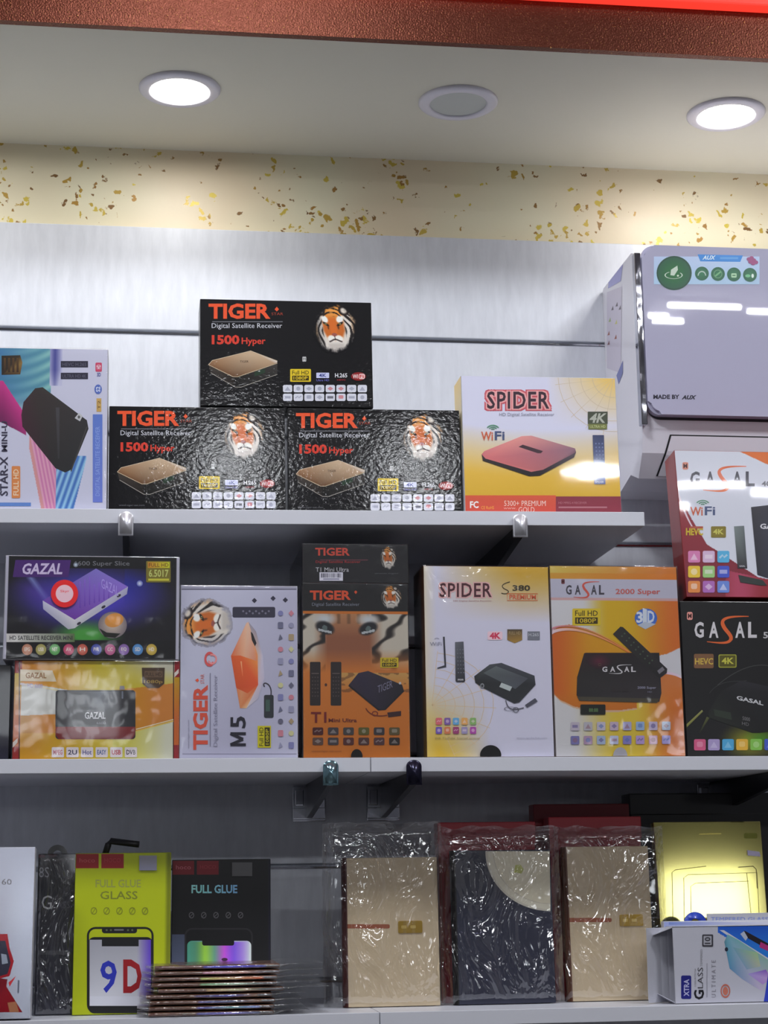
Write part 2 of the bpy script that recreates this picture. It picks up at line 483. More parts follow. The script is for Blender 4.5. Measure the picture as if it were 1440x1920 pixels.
M['farlit'] = emit('far_room_lamp', (.93, .96, 1.0), P_FAR)
def room_lamp(x, y, rad, label, mt=None):
    r = empty('ceiling_lamp', (x, y, Z_TOP)); tag(r, label, 'ceiling light', 'round shop ceiling lamps')
    bm = bmesh.new(); lathe(bm, [(rad+.02, 0), (rad+.02, -.02), (rad, -.024), (rad, -.012)], 40)
    link_bm('lamp_rim', bm, M['white_plastic'], r, True)
    bm = bmesh.new(); rg = lathe(bm, [(rad, -.016), (rad*.5, -.018)], 40); bm.faces.new(rg[-1])
    link_bm('lamp_diffuser', bm, mt or M['roomlit'], r)
def tube_lamp(x, y, ln, label, z=Z_TOP):
    r = empty('tube_light', (x, y, z)); tag(r, label, 'ceiling light', 'tube lights on the shop ceiling')
    bm = bmesh.new(); bm_box(bm, -ln/2, ln/2, -.008, .008, -.014, 0, .002); link_bm('housing', bm, M['white_plastic'], r)
    bm = bmesh.new(); tube(bm, [(-ln/2+.004, 0, -.021), (ln/2-.004, 0, -.021)], .006, 10); link_bm('tube', bm, M['tubelit'], r)
# ROOM_LAMPS
for x, y, s in ((-1.1, -1.02, 'left of the shelves'), (0.1, -1.02, 'straight before the shelves'), (1.3, -1.02, 'right of the shelves')):
    room_lamp(x, y, .13, 'round shop ceiling lamp, near row, '+s)
for x, s in ((-1.0, 'left end'), (.3, 'centre'), (.95, 'right of centre'), (1.6, 'right end')):
    room_lamp(x, -4.1, .12, 'round shop ceiling lamp, far row, '+s, M['farlit'])
tube_lamp(1.418, -2.07, .20, 'tube light nearest the air conditioner')
tube_lamp(1.322, -2.16, .06, 'shortest tube light, left of the longer one')
tube_lamp(1.36, -2.20, .09, 'short tube light behind the longer one')
tube_lamp(1.60, -2.10, .12, 'tube light toward the right shop wall')

# ================================================================== shelves and brackets
T1 = 0.0087                                   # the top shelf hangs slightly out of level
P1 = at(604, 956.5, YF)
Z2 = at(720, 1420.5, YF).z
Z3 = at(1200, 1887, YF).z
TH = at(604, 956.5, YF).z - at(604, 983, YF).z
TH2 = Z2-at(720, 1447, YF).z
def z1(x): return P1.z+(x-P1.x)*math.tan(T1)
def shelf_board(x0, x1, z, th, label, tilt=0.0, xc=None):
    r = empty('shelf_board', ((x0+x1)/2, 0, z), (0, -tilt, 0)); tag(r, label, 'shelf')
    h = (x1-x0)/2
    bm = bmesh.new(); bm_box(bm, -h, h, YF+.0012, -.0005, -th, 0, .0004)
    link_bm('board', bm, M['shelf'], r)
    bm = bmesh.new(); bm_box(bm, -h, h, YF, YF+.0012, -th, 0, .0005); bm_box(bm, h-.001, h+.0002, YF, -.001, -th, 0, .0004)
    link_bm('edge_band', bm, M['shelf'], r)
    return r
xe = at(1208, 970, YF).x
shelf_board(-1.0, xe, z1((xe-1.0)/2), TH, 'white top shelf board ending beside the air conditioner', T1)
xs2 = at(695, 1432, YF).x; xs3 = at(712, 1900, YF).x
shelf_board(-1.0, xs2-.0006, Z2, TH2, 'left white board of the middle shelf, under the purple and yellow cartons')
shelf_board(xs2+.0006, 1.3, Z2, TH2, 'right white board of the middle shelf, under the white and gold cartons')
shelf_board(-1.0, xs3-.0006, Z3, TH2, 'left white board of the bottom shelf, under the stacked glass packs')
shelf_board(xs3+.0006, 1.3, Z3, TH2, 'right white board of the bottom shelf, under the notebooks')

def bracket(tx, ty, zs_, th, label, tipmat, tip_w=.0195, plate=True, tilt=0):
    """knife bracket: plate hooked on the wall, arm under the board, chromed cap turned up before its edge"""
    p = at(tx, ty, YF-.004)
    r = empty('shelf_bracket', (p.x, 0, zs_(p.x))); tag(r, label, 'bracket', 'chromed shelf brackets')
    y0 = YF-.0035
    bm = bmesh.new()                                    # arm, a blade deeper at the wall
    bm_prism(bm, [(y0+.001, -th-.0005), (-.004, -th-.0005), (-.004, -th-.048), (-.03, -th-.046), (y0+.001, -th-.016)], 'x', -.004, .004)
    link_bm('arm', bm, M['dark_metal'], r)
    w = tip_w/2; zb, zt = -th-.017, -th+.0135
    pts = [(-w, zb), (w, zb), (w, zt-.007)] + [(w*math.cos(a), zt-.007+.008*math.sin(a)) for a in [math.pi*i/10 for i in range(1, 10)]] + [(-w, zt-.007)]
    bm = bmesh.new(); fs = bm_prism(bm, pts, 'y', y0-.005, y0)
    bmesh.ops.bevel(bm, geom=list({e for f in fs for e in f.edges if all(abs(v.co.y-(y0-.005)) < 1e-6 for v in e.verts)}), offset=.0022, segments=3, affect='EDGES')
    link_bm('end_cap', bm, tipmat, r, True)
    if plate:
        bm = bmesh.new(); bm_box(bm, -.0235, .0235, -.006, -.002, -th-.052, -th-.003, .001)
        bm_box(bm, -.0235, .0235, -.009, -.002, -th-.049, -th-.033, .001)
        bm_box(bm, -.02, -.008, -.010, -.004, -th-.030, -th-.008, .001); bm_box(bm, .004, .012, -.012, -.004, -th-.030, -th-.008, .001)
        link_bm('wall_plate', bm, M['chrome'], r)
    return r
M['cap_dark'] = simple('smoked_cap', (40, 38, 60), 0.25, 0.6)
M['cap_blue'] = simple('chrome_cap_blue', (150, 190, 205), 0.15, 0.9)
f2 = lambda x: Z2
bracket(236, 985, z1, TH, 'bright chromed bracket under the top shelf, left one', M['cap_chrome'])
bracket(975, 988, z1, TH, 'grey chromed bracket under the top shelf below the white and yellow carton', M['cap_chrome'])
bracket(620, 1452, f2, TH2, 'bracket with a bluish chromed cap, left of the middle shelf seam', M['cap_blue'])
bracket(776, 1452, f2, TH2, 'bracket with a dark cap, right of the middle shelf seam', M['cap_dark'])
bracket(1470, 1452, f2, TH2, 'faint bracket plate under the right end of the middle shelf', M['chrome'])

# ================================================================== cartons
def place(name, label, cat, bl, br, tl, Y, dep, zsurf, body='dark_card', lean=0.0, tilt=0.0, group=None, bev=.0008, yaw=0.0):
    """stand a carton on a surface: bl, br and tl are where its front corners sit in the photograph; Y is the depth of its front"""
    A, B = at(bl[0], bl[1], Y), at(br[0], br[1], Y)
    xc = (A.x+B.x)/2; wd = B.x-A.x
    zb = zsurf(xc) if callable(zsurf) else zsurf
    h = 0.1; th = math.radians(lean)
    for _ in range(6):
        T = at(tl[0], tl[1], Y+h*math.sin(th)); h = (T.z-zb-(T.x-xc)*math.tan(tilt))/math.cos(th)
    cy = Y+dep/2*math.cos(th)
    r = empty(name, (xc, cy, zb+dep/2*math.sin(abs(th))), (-th, -tilt, yaw))
    if label: tag(r, label, cat, group)
    r['w'], r['h'], r['d'] = wd, h, dep
    if body:
        bm = bmesh.new(); bm_box(bm, -wd/2, wd/2, -dep/2, dep/2, 0, h, bev)
        link_bm('carton', bm, M[body], r)
    return r
def front(r, mt='print', gain=1.5, name='front_print'):
    w, h, d = r['w'], r['h'], r['d']
    return Canvas(r, name, (Vector((-w/2, -d/2-.0001, 0)), Vector((1, 0, 0)), Vector((0, 0, 1)), w, h), M[mt], gain)
def side_left(r, mt='print', gain=1.5, name='side_print'):
    w, h, d = r['w'], r['h'], r['d']
    return Canvas(r, name, (Vector((-w/2-.0001, d/2, 0)), Vector((0, -1, 0)), Vector((0, 0, 1)), d, h), M[mt], gain)
def finish(r):
    for k in ('w', 'h', 'd'):
        if k in r: del r[k]
W_, K_ = (232, 232, 240), (16, 15, 18)
def fleck(seed):
    rr = random.Random(seed); return rr

def sstep(a, b, x):
    t = max(0.0, min(1.0, (x-a)/(b-a))); return t*t*(3-2*t)
def tiger_fn(rx, ry, bg, rot, seed, bright=1.0):
    c, q = math.cos(math.radians(rot)), math.sin(math.radians(rot))
    rad = max(rx, ry)*1.12
    NZ = lambda x, y, z: noise.noise(Vector((x, y, z)))
    def fn(u, v):
        X, Y = (u*2-1)*rad, (v*2-1)*rad
        x, y = (X*c+Y*q)/rx, -(-X*q+Y*c)/ry
        d = math.hypot(x*.98, y*.95)
        f = d+NZ(x*3.5, y*3.5, seed)*.10+NZ(x*11, y*11, seed)*.06
        if f > 1.08: return None
        r0 = math.hypot(x, y)
        x = x+.20*y+.08-.10*x*x                            # head turned aside
        ax = abs(x)
        # coat: orange crown and bridge, pale cheeks, chin and brows
        col = mix((190, 100, 40), (224, 150, 70), sstep(.1, .8, y))
        col = mix(col, (214, 206, 196), sstep(.46, .64, ax+max(0, -y-.1)*.5))
        col = mix(col, (206, 150, 90), sstep(.80, .95, ax)*.6)
        e = math.hypot((ax-.17)/.24, (y+.46)/.17); col = mix((232, 228, 220), col, sstep(.7, 1.15, e))
        col = mix(col, (222, 216, 208), sstep(.5, .62, -y)*(1-sstep(.3, .5, ax)))
        b = math.hypot((ax-.40)/.20, (y-.42-.25*(ax-.4))/.17); col = mix((236, 232, 226), col, sstep(.7, 1.1, b))
        br = (1-sstep(.13, .20, ax-.05*y))*sstep(-.34, -.22, y)*(1-sstep(.35, .6, y)); col = mix(col, (204, 104, 40), br)
        # stripes: arcs on the crown, bars sweeping over the cheeks
        w_ = NZ(x*2.2, y*2.2, seed+5)*.9
        s1 = math.sin(y*30+ax*ax*22+w_*2.6)
        s2 = math.sin((math.hypot(ax-.05, y+.05)*27)+w_*3.5+y*4)
        crown = sstep(.50, .60, y)*(.35+.65*sstep(.03, .12, ax))
        cheek = sstep(.52, .62, ax)*(1-sstep(.55, .75, y))
        ink = max(sstep(.25, .55, s1)*crown, sstep(.05, .40, s2)*cheek)
        col = mix(col, (22, 17, 18), ink*.92)
        # line from eye to cheek, eye rims, eyes
        e = math.hypot((ax-.36)/.17, (y-.20-.45*(ax-.36))/.065); col = mix((20, 18, 20), col, sstep(.7, 1.2, e))
        e = math.hypot((ax-.26)/.05, (y-.06)/.12); col = mix((40, 26, 22), col, sstep(.6, 1.2, e)*.6+.4)
        e = math.hypot((ax-.36)/.062, (y-.205)/.04); col = mix((196, 180, 110), col, sstep(.7, 1.1, e))
        e = math.hypot((ax-.36)/.024, (y-.205)/.034); col = mix((10, 10, 12), col, sstep(.7, 1.1, e))
        # nose, mouth
        e = max(ax/.15-.0, 0)+max(0, abs(y+.29)/.075-.35*(1 if y > -.29 else 0)); e = math.hypot(x/(.15 if y > -.30 else .15+(y+.30)*.9), (y+.28)/.085); col = mix((150, 84, 76), col, sstep(.75, 1.1, e))
        m_ = abs(y+.52+.10*(1-math.cos(ax*9))*.5-.03); col = mix((52, 34, 32), col, max(sstep(.015, .05, m_), sstep(.28, .36, ax)))
        if -.52 < y < -.34: col = mix((60, 40, 38), col, sstep(.008, .035, ax))
        col = mix(col, (170, 160, 152), sstep(.55, .75, -y)*(1-sstep(.3, .5, ax))*.6)
        ear = math.hypot((abs(x-.05)-.60)/.24, (y-.80)/.22)
        if ear < 1.15: col = mix(mix((214, 204, 190), (40, 30, 28), sstep(.35, .8, ear)), col, sstep(.95, 1.15, ear))
        col = mix(col, bg, sstep(.82, 1.05, f))
        if x < -.45: col = mix(col, bg, sstep(-.45, -1.0, x)*.5)
        return mix((0, 0, 0), col, bright)
    return fn
def tiger(cv, cx, cy, rx, ry, bg, rot=0, n=44, seed=1, bright=1.0):
    """printed tiger head turned a little aside"""
    rad = max(rx, ry)*1.12; n = int(n*2)
    cv.field(tiger_fn(rx, ry, bg, rot, seed, bright), n, n, (cx-rad, cy-rad, cx+rad, cy+rad))
def icons(cv, x0, y0, dx, dy, cols, rows, w, h, r, fill, glyph=None, seed=0, slope=0.0, pal=None):
    rr = random.Random(seed); k0 = cv.k; 
    for j in range(rows):
        for i in range(cols):
            x, y = x0+i*dx, y0+j*dy+slope*i*dx
            c = pal[(j*cols+i) % len(pal)] if pal else fill
            cv.rrect(x, y, x+w, y+h, r, c, hold=(i+j > 0))
    for j in range(rows):
        for i in range(cols):
            x, y = x0+i*dx+w/2, y0+j*dy+h/2+slope*i*dx
            g = glyph if not callable(glyph) else glyph(i, j)
            if g is None: continue
            g = mix(g, pal[(j*cols+i) % len(pal)] if pal else fill, .45)
            t = rr.choice('brelxd'); s = min(w, h)*.28; ww = w*.32
            H = dict(hold=(i+j > 0))
            if t == 'b': cv.rect(x-ww, y-s*.6, x+ww, y+s*.6, g, **H)
            elif t == 'r': cv.rrect(x-ww*.8, y-s, x+ww*.8, y+s*.7, s*.5, g, **H)
            elif t == 'e': cv.ell(x, y, s, s, g, 12, **H)
            elif t == 'l': cv.stroke([(x-ww, y+s*.4), (x-ww*.2, y-s*.5), (x+ww*.2, y+s*.2), (x+ww, y-s*.6)], s*.6, g, **H)
            elif t == 'x': cv.poly([(x-ww, y+s), (x, y-s), (x+ww, y+s)], g, None, **H)
            else: cv.poly([(x-ww, y), (x, y-s), (x+ww, y), (x, y+s)], g, None, **H)
def fullhd(cv, x0, y0, x1, y1, fg=(60, 48, 10), bg=(214, 186, 40), low='1080P'):
    h = y1-y0; w = x1-x0
    cv.rrect(x0, y0, x1, y1, h*.08, bg)
    cv.text('Full HD', x0+w*.1, y0+h*.12, x1-w*.1, y0+h*.44, fg, .01)
    cv.rect(x0+w*.1, y0+h*.52, x1-w*.1, y1-h*.1, fg)
    cv.text(low, x0+w*.16, y0+h*.58, x1-w*.16, y1-h*.16, bg, .01)
def wifi(cv, x0, y0, x1, y1, c1=(196, 92, 60), c2=(70, 82, 120)):
    w, h = x1-x0, y1-y0
    cv.text('Wi', x0, y0+h*.45, x0+w*.5, y1, c1, .02); cv.text('Fi', x0+w*.58, y0+h*.42, x1, y1-h*.03, c2, .02)
    for k, rr in enumerate((.30, .2, .1)):
        cv.ring(x0+w*.5, y0+h*.36, w*rr, h*rr*1.15, w*.055, (84, 140, 110), 30, 150, 12)

def table(xs):
    """piecewise linear curve through (x, y) points"""
    def f(x):
        if x <= xs[0][0]: return xs[0][1]
        for (a, b), (c, d) in zip(xs, xs[1:]):
            if x <= c: return b+(d-b)*(x-a)/(c-a)
        return xs[-1][1]
    return f
def shrink(r, seed=1, crease=None, wob=.0004):
    """tight clear wrap: a sheet over the front that rolls round the edges to the back"""
    w, h, d = r['w'], r['h'], r['d']; R = .0032; g = .0030
    x0, x1, z0, z1 = -w/2-.0009, w/2+.0009, .0003, h+.0009; yf = -d/2-.0042
    def axis(a, b):
        m_ = max(8, int((b-a)/(.0022 if crease else .005))); s_ = [.0, .0003, .0008, .0015, .0024, .0034]
        return [a+t for t in s_]+[a+.004+(b-a-.008)*i/m_ for i in range(m_+1)]+[b-t for t in reversed(s_)]
    xs, zs_ = axis(x0, x1), axis(z0, z1)
    bm = bmesh.new(); G = []
    for z in zs_:
        row = []
        for x in xs:
            dd = min(x-x0, x1-x, z1-z, z-z0+.002); roll = R*(1-math.sqrt(max(0, 1-(1-min(1, dd/R))**2)))
            y = yf+roll+wob*noise.noise(Vector((x*70+seed, z*60, seed)))+wob*.5*noise.noise(Vector((x*220, z*260, seed+3)))*(1 if z > h-.02 else .3)
            if crease: y += crease((x-x0)/(x1-x0), (z1-z)/(z1-z0))
            row.append(bm.verts.new((x, min(y, -d/2-.0018 if dd > .004 else 1), z)))
        G.append(row)
    for a, b in zip(G, G[1:]):
        for i in range(len(a)-1): bm.faces.new([a[i], a[i+1], b[i+1], b[i]])
    rim = [row[0] for row in G]+G[-1][1:]+[row[-1] for row in reversed(G[:-1])]
    back = [bm.verts.new((v.co.x, d/2, v.co.z)) for v in rim]
    for i in range(len(rim)-1): bm.faces.new([rim[i], rim[i+1], back[i+1], back[i]])
    o = link_bm('shrink_wrap', bm, M['shrink'], r, True); return o
# ------------------------------------------------------------------ top shelf cartons
YB1 = YF+.022                                 # cartons stand a little behind the board's edge
ORG = (226, 84, 48)

def tiger_carton(bl, br, tl, zs, label, ox, oy, tilt, lean=0.0, Y=YB1):
    r = place('receiver_carton', label, 'box', bl, br, tl, Y, .062, zs, 'dark_card', lean, tilt, 'black receiver cartons on the top shelf', .001)
    cv = front(r, 'print_emboss', 1.25)
    P = lambda x, y: (x+ox, y+oy)
    def T(s, x0, y0, x1, y1, c, **k): cv.text(s, x0+ox, y0+oy, x1+ox, y1+oy, c, **k)
    cv.field(lambda u, v: (15, 14, 17), 12, 6)
    T('TIGER', 391, 569, 507, 598, ORG, bold=.035)
    cv.poly([P(515, 580), P(519, 575), P(523, 580), P(519, 584)], ORG); T('STAR', 509, 586, 531, 591, (150, 60, 44))
    cv.rect(398+ox, 602.5+oy, 530+ox, 604+oy, (110, 110, 116))
    T('Digital Satellite Receiver', 397, 606, 529, 618, (198, 198, 206))
    T('1500', 397, 628, 449, 646, (206, 62, 48), bold=.04); T('Hyper', 453, 633, 498, 649, (206, 62, 48), bold=.02)
    # receiver picture
    top = [P(391, 684), P(398, 676), P(470, 658), P(520, 677), P(519, 684), P(446, 706), P(437, 706)]
    cv.poly(top, None, [(120, 84, 58), (150, 112, 80), (196, 170, 140), (214, 206, 198), (170, 140, 110), (92, 60, 36), (96, 66, 44)])
    cv.poly([P(391, 684), P(437, 706), P(441, 726), P(395, 699)], None, [(64, 56, 50), (40, 34, 30), (28, 24, 22), (50, 46, 44)])
    cv.poly([P(437, 706), P(446, 706), P(520, 680), P(520, 701), P(452, 726), P(441, 726)], None, [(38, 34, 32), (30, 28, 26), (60, 56, 54), (46, 44, 42), (20, 20, 20), (24, 22, 22)])
    cv.stroke([P(391, 684), P(437, 706.5), P(446, 706.5), P(520, 681)], 1.1, (190, 170, 140))
    cv.stroke([P(395, 699), P(441, 726), P(452, 726), P(520, 702)], 1.1, (150, 144, 136))
    cv.stroke([P(391, 684), P(398, 676), P(470, 658), P(520, 677)], 1.0, (206, 186, 158))
    cv.poly([P(477, 698), P(497, 691), P(497, 699), P(477, 706)], (40, 58, 44))
    T('TIGER', 450, 676, 466, 680, (70, 50, 36))
    tiger(cv, 628+ox, 616+oy, 37, 42, (15, 14, 17), 0, 46, 2)
    cv.rrect(567+ox, 669+oy, 574+ox, 678+oy, 1, (190, 190, 190)); T('M', 568.2, 671, 572.8, 676, (60, 60, 60))
    fullhd(cv, 544+ox, 692+oy, 583+ox, 716+oy)
    cv.rrect(593+ox, 699+oy, 617+ox, 709+oy, 1, (190, 194, 226)); T('4K', 598, 700.5, 612, 707.5, (50, 60, 130), bold=.02)
    T('Ultra HD', 593, 711, 617, 715, (110, 110, 190))
    T('H.265', 628, 700, 651, 708, (214, 214, 220), bold=.02); T('HEVC', 632, 711, 648, 714, (170, 50, 60))
    cv.ell(672+ox, 706+oy, 14, 8, (170, 44, 44), c2=(120, 26, 30)); T('Wi', 661, 702, 671, 710, (226, 210, 210), bold=.02); cv.rrect(672.5+ox, 701+oy, 684+ox, 711+oy, 3, (226, 190, 190)); T('Fi', 674, 703, 682, 709, (190, 50, 50), bold=.02)
    T('www.tiger-sat.com', 394, 745, 442, 749, (96, 96, 100))
    icons(cv, 530.5+ox, 722+oy, 20.0, 16.3, 8, 2, 17.4, 13.8, 3, (206, 207, 218), lambda i, j: (190, 70, 74) if i in (4, 5) and j == 0 or (i, j) == (5, 1) else (128, 130, 150) if (i, j) != (4, 1) else (34, 34, 44), 5)
    cv.done(); finish(r); return r
tl_ = tiger_carton((203, 958), (536, 961), (205, 761), z1, 'black carton with tiger face and gold receiver, lower left of the three alike', -171, 201, T1)
tr_ = tiger_carton((541, 963), (867, 965), (541, 765), z1, 'black carton with tiger face, lower right of the three, beside the yellow carton', 164, 205, T1)
zt = lambda x: max(tl_.location.z, tr_.location.z)+.1365
def stack_top(*rs):
    return max(max((o.matrix_basis @ Vector(c)).z for o in r.children if o.name.startswith('carton') for c in o.bound_box)+r.location.z for r in rs)
zz = stack_top(tl_, tr_)+.0006
tiger_carton((375, 761), (700, 764), (374, 560), zz, 'black carton with tiger face stacked on top of the two alike', 0, 0, T1*.9)

# pale carton with the ribbon artwork, at the left end
r = place('receiver_carton', 'pale blue and white carton with ribbon artwork, left end of the top shelf', 'box', (-90, 950), (200, 951), (-90, 650), YB1-.006, .07, z1, 'white_card', 0, T1)
cv = front(r, 'print', 1.12)
def ribbon(u, v):
    x, y = -90+290*u, 650+301*v
    c = (206, 206, 226)
    d = (x-100)-.33*(y-650)
    if y < 790 and x < 92-.02*(y-650):
        c = mix((62, 116, 170), (140, 196, 190), (x+20)/110)
        s = math.sin((y+.22*x+.0035*(x-40)**2)*.30)
        c = mix(c, (70, 130, 160), .35+.35*s)
        if y > 740: c = mix(c, (206, 206, 220), (y-740)/50)
    if 88 < x < 112 and y < 720: c = mix((74, 76, 150), (196, 196, 222), abs(x-98)/14+(y-690)/60 if y > 690 else abs(x-98)/14)
    # magenta ribbon
    lo = 712+.0*x+max(0, x)*1.45
    if x < 46 and lo < y < lo+78-.95*max(0, x): c = mix((206, 58, 140), (120, 30, 90), (y-lo)/70)
    # lower streaks
    q = (x-44)/90-(y-830)/600
    a = 44+(y-800)*.22
    if y > 800 and a < x < 106+.02*(y-800) and x > 52: c = mix((206, 120, 170), (226, 168, 190), .5+.5*math.sin((x-.22*y)*.9)) if x > a+6 else (214, 150, 150)
    if y > 850 and 104-.0*(y) < x < 160 and x < 108+(940-850)*.6-(y-850)*.25:
        c = mix((62, 110, 186), (156, 204, 232), .5+.5*math.sin((x+.35*y)*.55))
    return c
cv.field(ribbon, 230, 230)
cv.poly([(44, 754), (66, 728), (80, 726), (163, 788), (166, 804), (135, 880), (122, 886), (104, 878), (42, 800), (40, 778)], None,
        [(62, 38, 46), (56, 46, 44), (58, 54, 50), (46, 44, 46), (36, 36, 38), (34, 34, 36), (40, 40, 42), (34, 32, 34), (58, 34, 42), (62, 34, 44)])
cv.stroke([(163, 800), (133, 884)], 2, (70, 66, 64)); cv.stroke([(108, 764), (110, 860)], 7, (70, 68, 72), (52, 50, 54), 3)
cv.poly([(140, 784), (148, 774), (155, 780), (150, 790)], (196, 196, 200)); cv.ell(148, 782, 2.5, 3, (90, 90, 90), 10)
cv.poly([(3, 667), (38, 666), (42, 680), (38, 702), (3, 703)], None, [(46, 36, 26), (60, 48, 34), (150, 116, 60), (92, 66, 36), (44, 34, 26)])
for k in range(4): cv.rect(7+k*8, 671, 11+k*8, 698, (92, 66, 36), c2=(56, 36, 24), hold=k > 0)
for k, y in enumerate((677, 699)):
    cv.rect(114, y, 165, y+12, (44, 42, 60))
    cv.text('HEVC H.265' if k == 0 else 'ULTRA HD 4K', 117, y+3, 162, y+9.5, (92, 90, 108), .01)
cv.rrect(179, 680, 191, 697, 2, (206, 70, 104)); cv.text('HD', 181, 684, 189, 692, (240, 220, 230), .02, rot=90); cv.text('3D', 182, 699, 189, 706, (60, 70, 150), .02)
cv.ell(184, 730, 7, 9, (86, 110, 190)); cv.text('S2', 180, 725, 188, 735, (220, 226, 240), .02, rot=90)
cv.rect(181, 747, 190, 772, (206, 168, 96)); cv.text('T2', 183, 751, 188, 768, (120, 86, 40), .01, rot=90)
cv.rect(174, 777, 192, 942, (96, 126, 206), c2=(110, 128, 214)); cv.text('DIGITAL SATELLITE RECEIVER', 179, 800, 187, 930, (150, 172, 230), rot=90)
cv.text('STAR-X', 0, 856, 15, 930, (58, 54, 76), .02, rot=90); cv.text('MINI-U', 3, 790, 14, 847, (58, 54, 76), .02, rot=90)
cv.rrect(22, 874, 38, 934, 2, (222, 138, 78)); cv.text('FULL HD', 25, 880, 35, 929, (246, 222, 190), .01, rot=90)
cv.rect(-90, 942.5, 58, 949, (96, 134, 200)); cv.done(); shrink(r, 2); finish(r)

# white and yellow carton
r = place('receiver_carton', 'white and yellow carton with a pink receiver, right end of the top shelf', 'box', (872, 962), (1166, 963), (864, 704), YB1-.004, .052, z1, 'white_card', 0, T1)
cv = front(r, 'print', 1.3)
def spid(u, v):
    x, y = 864+300*u, 704+258*v
    c = (206, 206, 226)
    t = max(0, min(1, (x-1030)/120))*max(0, min(1, (800-y)/110)); c = mix(c, (226, 186, 90), t*1.1)
    t = max(0, (y-805)/90+ (u-.5)**2*.5 - .0); c = mix(c, (224, 180, 70), min(1, t))
    if y > 870: c = mix(c, (206, 164, 44), (y-870)/70)
    return c
cv.field(spid, 60, 60)
# web lines
for k in range(6):
    a = math.radians(100+k*18); cv.stroke([(1150, 706), (1150+110*math.cos(a), 706+110*math.sin(a))], .8, (196, 178, 150), hold=k > 0)
for rr in (40, 62, 84, 104):
    cv.ring(1150, 706, rr, rr, .9, (196, 178, 150), 180, 275, 8)
for dx in (-5, 0, 5):
    for dy in (-4, 0, 4): cv.text('SPIDER', 913+dx, 734+dy, 1030+dx, 767+dy, (196, 84, 96), .018, spacing=1.1)
for dx in (-2.5, 0, 2.5):
    for dy in (-2, 0, 2): cv.text('SPIDER', 913+dx, 734+dy, 1030+dx, 767+dy, (226, 160, 160), .018, spacing=1.1)
cv.text('SPIDER', 913, 734, 1030, 767, (56, 36, 48), .018, spacing=1.1)
cv.text('HD Digital Satellite Receiver', 936, 774, 1039, 782, (140, 140, 156))
wifi(cv, 902, 796, 946, 826)
cv.poly([(903, 852), (908, 846), (978, 818), (996, 817), (1078, 841), (1080, 848), (1018, 884), (996, 888), (910, 860)], None,
        [(196, 104, 112), (206, 120, 124), (220, 146, 140), (206, 140, 140), (140, 104, 120), (110, 80, 96), (172, 100, 104), (206, 116, 112), (206, 110, 112)])
cv.poly([(903, 852), (910, 860), (996, 885), (1018, 881), (1080, 848), (1076, 858), (1012, 892), (992, 893), (905, 864)], None,
        [(70, 52, 56), (46, 36, 40), (40, 32, 36), (44, 36, 40), (74, 60, 70), (60, 48, 56), (32, 26, 30), (32, 26, 30), (50, 42, 44)])
cv.poly([(972, 838), (980, 834), (1018, 846), (1014, 850), (1008, 850)], (66, 46, 54))
cv.rect(1102, 772, 1139, 795, (66, 70, 56), c2=(70, 76, 60)); cv.text('4K', 1105, 775, 1137, 793, (170, 172, 160), .03, .25)
cv.rect(1103, 795, 1138, 805, (110, 116, 62)); cv.text('ULTRA HD', 1106, 797.5, 1135, 802.5, (190, 196, 140))
cv.poly([(1111, 816), (1132, 816), (1135, 908), (1114, 908)], None, [(66, 72, 104), (60, 66, 98), (96, 108, 156), (92, 104, 150)])
for j in range(5):
    for i in range(3): cv.ell(1117+6*i+j*.5, 832+j*7, 1.6, 1.6, (110, 120, 160), 8, hold=(i+j > 0))
cv.text('SPIDER', 1116, 902, 1132, 906, (214, 214, 226), .02)
cv.rect(872, 929, 1042, 964, (206, 84, 56), c2=(196, 70, 60)); cv.rect(1042, 931, 1166, 964, (130, 46, 62))
cv.text('FC', 881, 940, 897, 953, (236, 226, 226), .03); cv.text('CE RoHS', 902, 949, 926, 955, (226, 160, 60))
cv.text('5300+ PREMIUM', 945, 939, 1023, 949, (236, 196, 186)); cv.text('GOLD', 972, 951, 1002, 961, (236, 196, 186)); cv.text('www.', 944, 952, 968, 955, (226, 170, 160))
cv.text('HD MPEG-4 RECEIVER', 1047, 941, 1100, 945, (176, 110, 120)); cv.rect(1047, 950, 1138, 953, (168, 106, 116))
cv.done()
cs = side_left(r, 'print_satin', 1.3)
cs.field(lambda u, v: mix((226, 196, 120), (206, 206, 216), min(1, v*1.2+.1*u)), 4, 12); cs.done(); finish(r)
# ------------------------------------------------------------------ middle shelf cartons
YB2 = YF+.010
